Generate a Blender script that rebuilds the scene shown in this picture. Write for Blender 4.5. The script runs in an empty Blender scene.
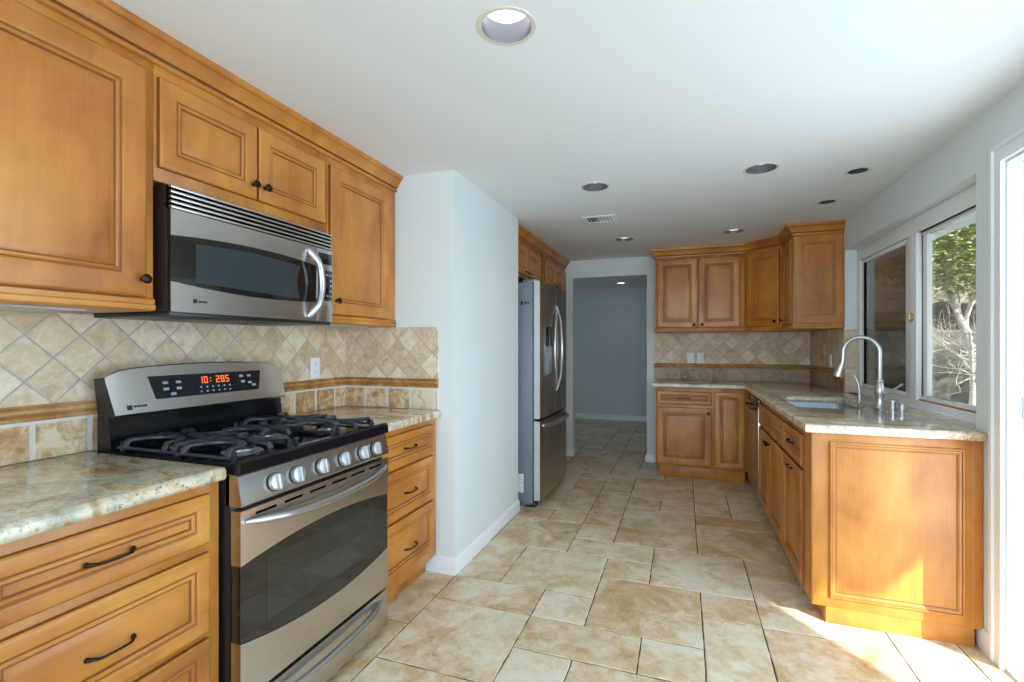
import bpy, bmesh, math, random
from mathutils import Vector, Matrix
PI = math.pi
random.seed(7)
SC = bpy.context.scene
COL = SC.collection

# ------------------------------------------------------------------ camera, sky, sun, exposure
cam_d = bpy.data.cameras.new('camera')
cam = bpy.data.objects.new('camera', cam_d); COL.objects.link(cam)
cam.location = (0, 0, 1.273)
cam.rotation_euler = (PI/2, 0, 0.341)
cam_d.sensor_width = 36.0
cam_d.lens = 482.88/1024*36.0
cam_d.shift_y = 4.94/1024
cam_d.clip_start = 0.02
SC.camera = cam
SC.view_settings.view_transform = 'Standard'
SC.view_settings.look = 'None'
SC.view_settings.exposure = 0.0
SC.view_settings.gamma = 1.0
SC.view_settings.use_curve_mapping = False
SC.cycles.use_denoising = True
SC.cycles.max_bounces = 10
SC.cycles.diffuse_bounces = 6
SC.cycles.sample_clamp_indirect = 6.0

W = bpy.data.worlds.new('sky'); SC.world = W; W.use_nodes = True
wn = W.node_tree; wn.nodes.clear()
wo = wn.nodes.new('ShaderNodeOutputWorld'); wb = wn.nodes.new('ShaderNodeBackground')
ws = wn.nodes.new('ShaderNodeTexSky'); ws.sky_type = 'NISHITA'; ws.sun_disc = False
ws.sun_elevation = math.radians(30); ws.sun_rotation = math.radians(127)
wb.inputs['Strength'].default_value = 0.20
wn.links.new(ws.outputs[0], wb.inputs[0]); wn.links.new(wb.outputs[0], wo.inputs[0])

def light(name, kind, loc, energy, color=(1, 1, 1), direction=None, size=None, size_y=None, **kw):
    d = bpy.data.lights.new(name, kind); d.energy = energy; d.color = color
    if size is not None:
        if kind == 'AREA':
            d.shape = 'RECTANGLE'; d.size = size; d.size_y = size_y or size
        elif kind == 'SUN': d.angle = size
        else: d.shadow_soft_size = size
    for k, v in kw.items(): setattr(d, k, v)
    o = bpy.data.objects.new(name, d); COL.objects.link(o); o.location = loc
    if direction: o.rotation_euler = Vector(direction).to_track_quat('-Z', 'Y').to_euler()
    return o

el = math.radians(29)
light('sun', 'SUN', (6, -5, 6), 14.5, (1.0, 0.96, 0.90), (-.8*math.cos(el), .6*math.cos(el), -math.sin(el)), math.radians(0.6))
# daylight entering through the garden door and the back window
light('door_daylight', 'AREA', (1.40, 1.20, 1.02), 66, (0.63, 0.81, 1.0), (-1, 0.1, 0.0), 2.2, 1.85)
light('back_window_daylight', 'AREA', (-0.1, -2.74, 1.35), 82, (0.64, 0.81, 1.0), (0, 1, 0.12), 2.5, 1.6)

light('far_room_fill', 'AREA', (-4.05, 7.0, 1.4), 7, (0.66, 0.86, 1.0), (1, 0.25, 0), 1.3, 1.2)  # added blue fill lamp; the far room has no window here

# ------------------------------------------------------------------ materials
def new_mat(name):
    m = bpy.data.materials.new(name); m.use_nodes = True
    nt = m.node_tree
    return m, nt, nt.nodes['Principled BSDF']
def node(nt, typ, ins=None, **props):
    n = nt.nodes.new(typ)
    for k, v in props.items(): setattr(n, k, v)
    for k, v in (ins or {}).items():
        s = n.inputs[k]
        if isinstance(v, bpy.types.NodeSocket): nt.links.new(v, s)
        else: s.default_value = v
    return n
def c4(c): return (c[0], c[1], c[2], 1.0)
def ramp(nt, fac, stops, interp='LINEAR'):
    n = nt.nodes.new('ShaderNodeValToRGB'); n.color_ramp.interpolation = interp
    e = n.color_ramp.elements
    while len(e) < len(stops): e.new(0.5)
    for el_, (p, c) in zip(e, stops): el_.position = p; el_.color = c4(c)
    nt.links.new(fac, n.inputs[0]); return n.outputs[0]
def mixc(nt, fac, a, b, mode='MIX'):
    n = nt.nodes.new('ShaderNodeMix'); n.data_type = 'RGBA'; n.blend_type = mode
    for s, v in ((n.inputs[0], fac), (n.inputs[6], a), (n.inputs[7], b)):
        if isinstance(v, bpy.types.NodeSocket): nt.links.new(v, s)
        else: s.default_value = v if isinstance(v, (int, float)) else c4(v)
    return n.outputs[2]
def math_(nt, op, a, b=0.0, c=0.0):
    n = nt.nodes.new('ShaderNodeMath'); n.operation = op
    for s, v in zip(n.inputs, (a, b, c)):
        if isinstance(v, bpy.types.NodeSocket): nt.links.new(v, s)
        else: s.default_value = v
    return n.outputs[0]
def objco(nt, scale=(1, 1, 1), rnd=True):
    tc = nt.nodes.new('ShaderNodeTexCoord')
    v = tc.outputs['Object']
    if rnd:
        oi = nt.nodes.new('ShaderNodeObjectInfo')
        off = node(nt, 'ShaderNodeVectorMath', {0: (17.3, 9.1, 23.7), 'Scale': oi.outputs['Random']}, operation='SCALE')
        v = node(nt, 'ShaderNodeVectorMath', {0: v, 1: off.outputs[0]}, operation='ADD').outputs[0]
    mp = node(nt, 'ShaderNodeMapping', {'Vector': v, 'Scale': scale})
    return mp.outputs[0]
def noise(nt, vec, scale, detail=4, rough=.55, dist=0.0, out='Fac'):
    n = node(nt, 'ShaderNodeTexNoise', {'Vector': vec, 'Scale': scale, 'Detail': detail, 'Roughness': rough, 'Distortion': dist})
    return n.outputs[out]
def bump(nt, bsdf, h, strength=.2, dist=.002):
    b = node(nt, 'ShaderNodeBump', {'Height': h, 'Strength': strength, 'Distance': dist})
    nt.links.new(b.outputs[0], bsdf.inputs['Normal'])
def simple(name, col, rough=.5, metal=0.0, coat=0.0, spec=None):
    m, nt, b = new_mat(name)
    b.inputs['Base Color'].default_value = c4(col); b.inputs['Roughness'].default_value = rough
    b.inputs['Metallic'].default_value = metal; b.inputs['Coat Weight'].default_value = coat
    v = noise(nt, objco(nt), 6, 3)
    nt.links.new(math_(nt, 'MULTIPLY_ADD', v, .10, max(rough-.05, .02)), b.inputs['Roughness'])
    if spec is not None: b.inputs['Specular IOR Level'].default_value = spec
    return m
def wood(name, axis):
    m, nt, b = new_mat(name)
    sc = {'v': (4.5, 4.5, 1.2), 'h': (1.2, 4.5, 4.5)}[axis]
    fine = {'v': (70, 70, 2.2), 'h': (2.2, 70, 70)}[axis]
    n1 = noise(nt, objco(nt, sc), 1.1, 4, .55, .6)
    n2 = noise(nt, objco(nt, (1.3, 1.3, 1.0)), 2.6, 4, .6, .4)
    n3 = noise(nt, objco(nt, fine), 1.6, 5, .6)
    t = math_(nt, 'ADD', math_(nt, 'MULTIPLY', n1, .42), math_(nt, 'ADD', math_(nt, 'MULTIPLY', n2, .48), math_(nt, 'MULTIPLY', n3, .10)))
    col = ramp(nt, t, [(.33, (.29, .083, .013)), (.45, (.45, .158, .023)), (.55, (.56, .228, .038)), (.69, (.68, .330, .070))])
    nt.links.new(col, b.inputs['Base Color'])
    nt.links.new(math_(nt, 'MULTIPLY_ADD', n3, .15, .30), b.inputs['Roughness'])
    b.inputs['Coat Weight'].default_value = .15; b.inputs['Coat Roughness'].default_value = .25
    bump(nt, b, n3, .06, .001)
    return m
M = {}
M['wood_v'] = wood('honey_maple_vertical', 'v')
M['wood_h'] = wood('honey_maple_horizontal', 'h')
M['glaze_and_shade'] = simple('maple_glaze_and_edge_shade', (.25, .085, .016), .45)  # groove glaze, also the painted shadow on door and drawer edges
M['bronze'] = simple('oil_rubbed_bronze', (.035, .022, .016), .35, .85)
M['black'] = simple('black_enamel', (.006, .007, .010), .08, 0, 0, .35)
M['void'] = simple('dark_slot', (.004, .004, .005), .9, 0, 0, 0.0)
M['blackmatte'] = simple('black_plastic', (.012, .012, .014), .35)
M['iron'] = simple('cast_iron', (.026, .032, .046), .33, .0)
M['plate_white'] = simple('white_plastic', (.82, .84, .85), .35)
M['white_trim'] = simple('white_trim_paint', (.83, .86, .88), .35)
M['vinyl'] = simple('white_vinyl', (.90, .91, .92), .3)
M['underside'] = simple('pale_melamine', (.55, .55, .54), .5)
M['chrome'] = simple('brushed_nickel', (.58, .59, .61), .30, 1.0)
M['dial'] = simple('satin_metal', (.56, .58, .60), .42, .75)
M['alu'] = simple('burner_aluminium', (.42, .44, .46), .4, .8)
M['sinksteel'] = simple('sink_steel', (.36, .41, .48), .34, .75)
M['fridge_side'] = simple('grey_painted_steel', (.17, .195, .23), .45)
M['door_edge'] = simple('light_grey_steel', (.55, .57, .57), .35, .6)
M['brass'] = simple('brass', (.70, .58, .34), .35, .8)
M['digits'] = None
def brushed(name, col, rough, axis='x'):
    m, nt, b = new_mat(name)
    s = {'x': (1.5, 160, 160), 'z': (160, 160, 1.5)}[axis]
    n = noise(nt, objco(nt, tuple(v*2.5 for v in s)), 1.5, 3)
    b.inputs['Metallic'].default_value = 1.0
    nt.links.new(mixc(nt, n, [x*.99 for x in col], [min(1, x*1.01) for x in col]), b.inputs['Base Color'])
    nt.links.new(math_(nt, 'MULTIPLY_ADD', n, .02, rough-.01), b.inputs['Roughness'])
    return m
M['steel'] = brushed('brushed_stainless', (.60, .575, .54), .27, 'x')
M['steel_v'] = brushed('brushed_stainless_vertical', (.50, .46, .42), .26, 'z')
def glassy(name, tint, refl_ior=1.5, rough=.0):
    m, nt, b = new_mat(name)
    nt.nodes.remove(b)
    out = nt.nodes['Material Output']
    tr = node(nt, 'ShaderNodeBsdfTransparent', {'Color': c4(tint)})
    gl = node(nt, 'ShaderNodeBsdfGlossy', {'Color': (1, 1, 1, 1), 'Roughness': rough})
    ge = nt.nodes.new('ShaderNodeNewGeometry')
    dt = node(nt, 'ShaderNodeVectorMath', {0: ge.outputs['Normal'], 1: ge.outputs['Incoming']}, operation='DOT_PRODUCT').outputs['Value']
    q = math_(nt, 'POWER', math_(nt, 'SUBTRACT', 1.0, math_(nt, 'ABSOLUTE', dt)), 5.0)
    fr = math_(nt, 'MULTIPLY_ADD', q, .96, .04)
    mx = node(nt, 'ShaderNodeMixShader', {0: fr, 1: tr.outputs[0], 2: gl.outputs[0]})
    nt.links.new(mx.outputs[0], out.inputs[0])
    return m
M['pane'] = glassy('window_glass', (.90, .95, .95), 1.55)
M['ovenglass'] = simple('oven_glass', (.012, .011, .010), .05, 0, .6)
M['screen'] = simple('display_glass', (.006, .008, .014), .08, 0, .5)
m_, nt_, b_ = new_mat('window_screen_glass')   # dark inner window of the microwave
b_.inputs['Base Color'].default_value = (.030, .042, .048, 1); b_.inputs['Roughness'].default_value = .12
b_.inputs['Coat Weight'].default_value = .5
M['mwwin'] = m_
M['oveninner'] = simple('oven_inner_glass', (.018, .022, .021), .05, 0, .7)
def emis(name, col, st):
    m, nt, b = new_mat(name)
    b.inputs['Base Color'].default_value = c4(col)
    b.inputs['Emission Color'].default_value = c4(col); b.inputs['Emission Strength'].default_value = st
    return m
M['digits'] = emis('orange_digits', (1.0, .20, .03), .55)
M['bluekeys'] = simple('pale_blue_print', (.25, .40, .55), .5)
M['greykeys'] = simple('grey_print', (.30, .34, .40), .5)
M['lamp_on'] = emis('lamp_lit', (1.0, .97, .90), 5.0)
M['lamp_dim'] = emis('lamp_dim', (1.0, .86, .64), 1.6)
M['lamp_off'] = simple('lamp_unlit', (.10, .10, .10), .3)
M['baffle'] = simple('grey_baffle', (.095, .105, .14), .33, .3)
M['ring_cream'] = simple('cream_ring', (.66, .63, .52), .4)
def paint(name, col, rough=.75):
    m, nt, b = new_mat(name)
    n = noise(nt, objco(nt, rnd=False), 90, 4)
    n2 = noise(nt, objco(nt, rnd=False), 1.2, 2)
    nt.links.new(mixc(nt, n2, [x*.98 for x in col], col), b.inputs['Base Color'])
    b.inputs['Roughness'].default_value = rough
    bump(nt, b, n, .08, .001)
    return m
M['wall'] = paint('wall_paint', (.74, .785, .79))
M['ceiling'] = paint('ceiling_paint', (.80, .82, .83), .6)
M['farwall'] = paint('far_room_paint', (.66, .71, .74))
def tile_uv(nt, uv):
    """two object axes as sockets"""
    tc = nt.nodes.new('ShaderNodeTexCoord')
    s = node(nt, 'ShaderNodeSeparateXYZ', {0: tc.outputs['Object']})
    return s.outputs[uv[0]], s.outputs[uv[1]], tc.outputs['Object']
def travertine(name, uv, diag, size, off=(0, 0), size2=None, grout=(.46, .42, .40), g=.010, tint=1.0, cols=None):
    m, nt, b = new_mat(name)
    u, v, co = tile_uv(nt, uv)
    u = math_(nt, 'SUBTRACT', u, off[0]); v = math_(nt, 'SUBTRACT', v, off[1])
    if diag:
        k = 1/(math.sqrt(2)*size)
        a = math_(nt, 'MULTIPLY', math_(nt, 'ADD', u, v), k); c = math_(nt, 'MULTIPLY', math_(nt, 'SUBTRACT', u, v), k)
    else:
        a = math_(nt, 'DIVIDE', u, size); c = math_(nt, 'DIVIDE', v, size2 or size)
    fa = math_(nt, 'FRACT', a); fc = math_(nt, 'FRACT', c)
    ia = math_(nt, 'FLOOR', a); ic = math_(nt, 'FLOOR', c)
    d = math_(nt, 'MINIMUM', math_(nt, 'MINIMUM', fa, math_(nt, 'SUBTRACT', 1.0, fa)), math_(nt, 'MINIMUM', fc, math_(nt, 'SUBTRACT', 1.0, fc)))
    wob = noise(nt, co, 70, 3)
    d = math_(nt, 'ADD', d, math_(nt, 'MULTIPLY_ADD', wob, .03, -.015))
    inside = node(nt, 'ShaderNodeMapRange', {0: d, 1: g, 2: g+.03}).outputs[0]
    cell = node(nt, 'ShaderNodeCombineXYZ', {0: ia, 1: ic, 2: 3.7})
    wnz = node(nt, 'ShaderNodeTexWhiteNoise', {0: cell.outputs[0]}, noise_dimensions='3D')
    shift = node(nt, 'ShaderNodeVectorMath', {0: wnz.outputs['Color'], 1: co}, operation='ADD').outputs[0]
    n1 = noise(nt, shift, 17, 6, .66, .9); n2 = noise(nt, shift, 60, 4)
    t = math_(nt, 'ADD', math_(nt, 'MULTIPLY_ADD', wnz.outputs['Value'], .24, -.06), math_(nt, 'ADD', math_(nt, 'MULTIPLY', n1, .80), math_(nt, 'MULTIPLY', n2, .16)))
    cols = cols or [(.24, (.42, .275, .145)), (.40, (.58, .425, .265)), (.54, (.69, .545, .385)), (.72, (.80, .70, .56))]
    col = ramp(nt, t, cols)
    nt.links.new(mixc(nt, inside, grout, col), b.inputs['Base Color'])
    b.inputs['Roughness'].default_value = .48
    h = math_(nt, 'ADD', inside, math_(nt, 'MULTIPLY', n2, .15))
    bump(nt, b, h, .5, .0025)
    return m
DW = .1055
M['diamond_l'] = travertine('diamond_tile_left', (1, 2), True, DW, (.981, 1.2345))
M['diamond_p'] = travertine('diamond_tile_partition', (0, 2), True, DW, (-1.934, 1.2345))
M['diamond_b'] = travertine('diamond_tile_back', (0, 2), True, DW, (.03, 1.24))
M['diamond_r'] = travertine('diamond_tile_right', (1, 2), True, DW, (5.50, 1.24))
BC = [(.28, (.32, .14, .04)), (.41, (.48, .255, .095)), (.50, (.60, .40, .21)), (.60, (.74, .63, .47))]
GC = (.68, .66, .61)
M['band_l'] = travertine('band_tile_left', (1, 2), False, .155, (.923, .905), .127, GC, .035, cols=BC)
M['band_p'] = travertine('band_tile_partition', (0, 2), False, .155, (-1.784, .905), .127, GC, .04, cols=BC)
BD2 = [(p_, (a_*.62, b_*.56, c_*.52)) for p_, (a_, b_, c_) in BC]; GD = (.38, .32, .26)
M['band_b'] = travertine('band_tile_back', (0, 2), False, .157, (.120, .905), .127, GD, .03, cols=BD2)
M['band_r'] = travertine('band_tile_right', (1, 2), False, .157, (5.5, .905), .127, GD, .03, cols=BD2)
m_, nt_, b_ = new_mat('travertine_rail')
n_ = noise(nt_, objco(nt_, (1, 1, 1)), 11, 5, .65, .6); n2_ = noise(nt_, objco(nt_), 70, 3)
nt_.links.new(ramp(nt_, n_, [(.3, (.32, .135, .035)), (.5, (.48, .245, .080)), (.7, (.60, .40, .20))]), b_.inputs['Base Color'])
b_.inputs['Roughness'].default_value = .45; bump(nt_, b_, n2_, .3, .002)
M['rail'] = m_
# granite
m_, nt_, b_ = new_mat('cream_granite')
co = objco(nt_, rnd=False)
g1 = noise(nt_, co, 5.0, 6, .62, 1.6); g2 = noise(nt_, co, 55, 5, .7); g3 = noise(nt_, co, 120, 3, .6)
g4 = noise(nt_, node(nt_, 'ShaderNodeMapping', {'Vector': co, 'Rotation': (0, 0, .5), 'Scale': (1, 3.2, 1)}).outputs[0], 2.6, 6, .62, 1.2)
base = ramp(nt_, g1, [(.32, (.34, .34, .27)), (.45, (.58, .545, .42)), (.57, (.72, .66, .52)), (.70, (.60, .40, .18))])
gold = node(nt_, 'ShaderNodeMapRange', {0: g4, 1: .53, 2: .62, 3: 0, 4: .85}).outputs[0]
base = mixc(nt_, gold, base, (.44, .25, .075))
grey = node(nt_, 'ShaderNodeMapRange', {0: g2, 1: .53, 2: .64, 3: 0, 4: .7}).outputs[0]
base = mixc(nt_, grey, base, (.26, .265, .24))
wht = node(nt_, 'ShaderNodeMapRange', {0: g2, 1: .44, 2: .30, 3: 0, 4: .55}).outputs[0]
base = mixc(nt_, wht, base, (.80, .78, .70))
vor = node(nt_, 'ShaderNodeTexVoronoi', {'Vector': co, 'Scale': 62.0, 'Randomness': 1.0})
spk = math_(nt_, 'MULTIPLY', node(nt_, 'ShaderNodeMapRange', {0: vor.outputs['Distance'], 1: .26, 2: .14}).outputs[0],
            node(nt_, 'ShaderNodeMapRange', {0: g1, 1: .46, 2: .60}).outputs[0])
base = mixc(nt_, math_(nt_, 'MULTIPLY', spk, .85), base, (.055, .045, .045))
nt_.links.new(base, b_.inputs['Base Color']); b_.inputs['Roughness'].default_value = .09
b_.inputs['Specular IOR Level'].default_value = .55
M['granite'] = m_
# floor stone: per-tile random value comes from a mesh attribute
m_, nt_, b_ = new_mat('floor_travertine')
at = nt_.nodes.new('ShaderNodeAttribute'); at.attribute_name = 'tile_value'
co = objco(nt_, rnd=False)
off = node(nt_, 'ShaderNodeVectorMath', {0: (31.0, 17.0, 5.0), 'Scale': at.outputs['Fac']}, operation='SCALE').outputs[0]
cv = node(nt_, 'ShaderNodeVectorMath', {0: co, 1: off}, operation='ADD').outputs[0]
f1 = noise(nt_, cv, 4.2, 7, .66, .7); f2 = noise(nt_, cv, 15, 7, .72, .5); f3 = noise(nt_, cv, 75, 4, .6)
f4 = noise(nt_, cv, 3.0, 6, .68, 1.0)
t = math_(nt_, 'ADD', math_(nt_, 'MULTIPLY', f1, .50), math_(nt_, 'ADD', math_(nt_, 'MULTIPLY', f2, .50), math_(nt_, 'MULTIPLY_ADD', at.outputs['Fac'], .09, -.03)))
base = ramp(nt_, t, [(.34, (.43, .25, .10)), (.44, (.58, .42, .23)), (.52, (.68, .55, .37)), (.62, (.76, .69, .55))])
st = math_(nt_, 'MULTIPLY', node(nt_, 'ShaderNodeMapRange', {0: f4, 1: .52, 2: .63, 3: 0, 4: .9}).outputs[0], node(nt_, 'ShaderNodeMapRange', {0: f2, 1: .36, 2: .56}).outputs[0])
base = mixc(nt_, st, base, (.47, .245, .075))
wc = node(nt_, 'ShaderNodeMapRange', {0: f4, 1: .46, 2: .36, 3: 0, 4: .55}).outputs[0]
base = mixc(nt_, wc, base, (.76, .72, .63))
pit = node(nt_, 'ShaderNodeMapRange', {0: f3, 1: .66, 2: .74, 3: 0, 4: .35}).outputs[0]
base = mixc(nt_, pit, base, (.28, .20, .12))
nt_.links.new(base, b_.inputs['Base Color'])
nt_.links.new(math_(nt_, 'MULTIPLY_ADD', f2, .22, .24), b_.inputs['Roughness'])
bump(nt_, b_, math_(nt_, 'ADD', f2, math_(nt_, 'MULTIPLY', f3, .5)), .10, .003)
M['stone'] = m_
M['grout'] = simple('dark_grout', (.09, .065, .045), .9)
# outdoors
def dirt(name, a, b2, c, sc):
    m, nt, b = new_mat(name)
    co = objco(nt, rnd=False)
    n1 = noise(nt, co, sc, 6, .65, .6); n2 = noise(nt, co, sc*7, 5, .7)
    t = math_(nt, 'ADD', math_(nt, 'MULTIPLY', n1, .6), math_(nt, 'MULTIPLY', n2, .4))
    nt.links.new(ramp(nt, t, [(.34, a), (.5, b2), (.64, c)]), b.inputs['Base Color'])
    b.inputs['Roughness'].default_value = .95; bump(nt, b, t, .8, .05)
    return m
M['hill'] = dirt('dry_hillside', (.09, .085, .06), (.24, .20, .15), (.50, .45, .36), 1.1)
M['concrete'] = dirt('pale_concrete', (.52, .51, .49), (.58, .57, .55), (.63, .62, .6), 2.0)
M['bark'] = dirt('pale_bark', (.38, .34, .30), (.58, .55, .50), (.72, .70, .66), 9)
M['log'] = dirt('grey_log', (.20, .17, .14), (.38, .34, .29), (.55, .51, .45), 6)
M['twig'] = simple('pale_twig', (.46, .42, .36), .8)
def leafm(name, a, b2):
    m, nt, b = new_mat(name)
    n = noise(nt, objco(nt, rnd=False), 4.5, 3)
    nt.links.new(mixc(nt, n, a, b2), b.inputs['Base Color']); b.inputs['Roughness'].default_value = .5
    return m
M['leaf'] = leafm('green_leaf', (.09, .15, .04), (.42, .46, .17))
M['leafdark'] = leafm('dark_leaf', (.05, .10, .03), (.16, .26, .07))
M['soffit'] = paint('soffit_paint', (.50, .56, .58))

# ------------------------------------------------------------------ mesh helpers
class MB:
    def __init__(s): s.bm = bmesh.new()
    def face(s, vs, mi=0):
        try: f = s.bm.faces.new(vs)
        except ValueError: return
        f.material_index = mi
        return f
    def add_bm(s, b2, mi=None, mat=None):
        if mat is not None: bmesh.ops.transform(b2, matrix=mat, verts=b2.verts)
        vm = {}
        for v in b2.verts: vm[v] = s.bm.verts.new(v.co)
        for f in b2.faces: s.face([vm[v] for v in f.verts], f.material_index if mi is None else mi)
        b2.free()
    def box(s, x0, x1, y0, y1, z0, z1, bev=0.0, mi=0, seg=2, mat=None):
        b2 = bmesh.new()
        bmesh.ops.create_cube(b2, size=1.0, matrix=Matrix.Translation(((x0+x1)/2, (y0+y1)/2, (z0+z1)/2)) @ Matrix.Diagonal((abs(x1-x0), abs(y1-y0), abs(z1-z0), 1)))
        if bev > 0: bmesh.ops.bevel(b2, geom=list(b2.edges), offset=bev, segments=seg, profile=.5, affect='EDGES', clamp_overlap=True)
        s.add_bm(b2, mi, mat); return s
    def loops(s, rings, mi=0, closed=True, cap0=False, cap1=False, mis=None):
        """bridge a list of rings of equal length (lists of coordinates)"""
        vr = [[s.bm.verts.new(p) for p in r] for r in rings]
        n = len(vr[0])
        for k in range(len(vr)-1):
            m_i = mis[k] if mis else mi
            for i in range(n if closed else n-1):
                j = (i+1) % n
                s.face([vr[k][i], vr[k][j], vr[k+1][j], vr[k+1][i]], m_i)
        if cap0: s.face(list(reversed(vr[0])), mis[0] if mis else mi)
        if cap1: s.face(vr[-1], mis[-1] if mis else mi)
        return s
    def panel(s, x0, x1, z0, z1, prof, mis):
        """nested rectangles: prof is a list of (inset, y)"""
        rings = [[(x0+a, y, z0+a), (x1-a, y, z0+a), (x1-a, y, z1-a), (x0+a, y, z1-a)] for a, y in prof]
        return s.loops(rings, mis=mis, cap0=True, cap1=True)
    def tube(s, pts, r, n=8, mi=0, caps=True, flat=1.0):
        pts = [Vector(p) for p in pts]
        rr = r if isinstance(r, (list, tuple)) else [r]*len(pts)
        up = None; rings = []
        for i, p in enumerate(pts):
            t = (pts[min(i+1, len(pts)-1)]-pts[max(i-1, 0)]).normalized()
            if up is None:
                up = Vector((0, 0, 1)) if abs(t.z) < .9 else Vector((1, 0, 0))
            a = t.cross(up)
            if a.length < 1e-6: a = t.orthogonal()
            a.normalize(); b = a.cross(t).normalized(); up = b
            rings.append([p+(a*math.cos(2*PI*k/n)+b*math.sin(2*PI*k/n)*flat)*rr[i] for k in range(n)])
        return s.loops(rings, mi, True, caps, caps)
    def lathe(s, prof, n=24, mi=0, mat=None, caps=True, mis=None):
        """prof: list of (r, z) about Z; mat places it"""
        mat = mat or Matrix.Identity(4)
        rings = [[mat @ Vector((r*math.cos(2*PI*k/n), r*math.sin(2*PI*k/n), z)) for k in range(n)] for r, z in prof]
        return s.loops(rings, mi, True, caps, caps, mis)
    def band(s, x0, x1, lo, hi, y0, y1, n=24, mi=0):
        """plate between two curves lo(x), hi(x), from y0 (front) to y1 (back)"""
        xs = [x0+(x1-x0)*i/n for i in range(n+1)]
        loop = [(x, lo(x)) for x in xs]+[(x, hi(x)) for x in reversed(xs)]
        f = [s.bm.verts.new((x, y0, z)) for x, z in loop]; k = [s.bm.verts.new((x, y1, z)) for x, z in loop]
        N = len(loop)
        for i in range(n):
            s.face([f[i], f[i+1], f[N-2-i], f[N-1-i]], mi)
            s.face([k[i+1], k[i], k[N-1-i], k[N-2-i]], mi)
        for i in range(N):
            j = (i+1) % N
            s.face([f[j], f[i], k[i], k[j]], mi)
        return s
    def sweep(s, path, prof, mi=0, closed=False, pm=None):
        """path: 2D points (x, y); prof: (out, z), out is to the right of the travel direction"""
        n = len(path); offs = []
        def nrm(a, b):
            d = Vector((b[0]-a[0], b[1]-a[1])).normalized(); return Vector((d.y, -d.x))
        for i in range(n):
            a = nrm(path[i-1], path[i]) if (i > 0 or closed) else None
            b = nrm(path[i], path[(i+1) % n]) if (i < n-1 or closed) else None
            if a is None: m = b
            elif b is None: m = a
            else:
                m = a+b; m = m/ (m.length_squared/2) if m.length > 1e-6 else a
            offs.append(m)
        rings = [[(path[i][0]+offs[i].x*o, path[i][1]+offs[i].y*o, z) for o, z in prof] for i in range(n)]
        if closed: rings.append(rings[0])
        if pm is None: s.loops(rings, mi, True, not closed, not closed)
        else:
            vr = [[s.bm.verts.new(p) for p in r] for r in rings]; m = len(prof)
            for k in range(len(vr)-1):
                for q in range(m): s.face([vr[k][q], vr[k][(q+1) % m], vr[k+1][(q+1) % m], vr[k+1][q]], pm[q])
            s.face(list(reversed(vr[0])), 0); s.face(vr[-1], 0)
        return s
    def prism(s, poly, z0, z1, mi=0):
        return s.loops([[(x, y, z0) for x, y in poly], [(x, y, z1) for x, y in poly]], mi, True, True, True)
    def build(s, name, mats, parent=None, smooth=35, loc=None, rotz=0):
        if not isinstance(mats, (list, tuple)): mats = [mats]
        bmesh.ops.remove_doubles(s.bm, verts=s.bm.verts, dist=1e-6)
        bmesh.ops.recalc_face_normals(s.bm, faces=s.bm.faces)
        me = bpy.data.meshes.new(name); s.bm.to_mesh(me); s.bm.free()
        for m in mats: me.materials.append(m)
        if smooth:
            me.polygons.foreach_set('use_smooth', [True]*len(me.polygons))
            me.set_sharp_from_angle(angle=math.radians(smooth))
        o = bpy.data.objects.new(name, me); COL.objects.link(o)
        if parent: o.parent = parent
        if loc: o.location = loc
        o.rotation_euler.z = rotz
        return o

def tag(o, label, cat, group=None):
    o['label'] = label; o['category'] = cat
    if group: o['group'] = group
    return o
def thing(name, label, cat, loc=(0, 0, 0), rotz=0.0, group=None):
    o = bpy.data.objects.new(name, None); COL.objects.link(o)
    o.location = loc; o.rotation_euler = (0, 0, rotz); o.empty_display_size = .1
    return tag(o, label, cat, group)
def struct(o): o['kind'] = 'structure'; return o
def copy_tree(o, parent=None):
    c = o.copy(); COL.objects.link(c)
    if parent: c.parent = parent
    for ch in list(o.children): copy_tree(ch, c)
    return c
def rot_to(d):  # matrix that turns +Z to direction d
    return Vector(d).to_track_quat('Z', 'Y').to_matrix().to_4x4()
def arc(cx, cy, r, a0, a1, n): return [(cx+r*math.cos(a0+(a1-a0)*i/n), cy+r*math.sin(a0+(a1-a0)*i/n)) for i in range(n+1)]
def rrect(x0, x1, y0, y1, r, n=5):
    return arc(x1-r, y1-r, r, 0, PI/2, n)+arc(x0+r, y1-r, r, PI/2, PI, n)+arc(x0+r, y0+r, r, PI, 1.5*PI, n)+arc(x1-r, y0+r, r, 1.5*PI, 2*PI, n)

# ------------------------------------------------------------------ room dimensions (metres)
H = 2.255
XL, XR, WT = -1.934, 1.19, 0.14
YB, YN = 5.50, -2.80            # far kitchen wall, wall behind the camera
YP, YP2, XP = 2.427, 3.535, -1.204   # partition block beside the fridge
WY0, WY1, WZ0, WZ1 = 2.633, 4.425, .914, 2.02   # sink window opening
DY0, DY1, DZ = 0.55, 2.43, 2.00                 # garden door opening
OX0, OX1, OZ = -1.207, -0.378, 2.058            # opening to the far room
FY = 8.42

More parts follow.
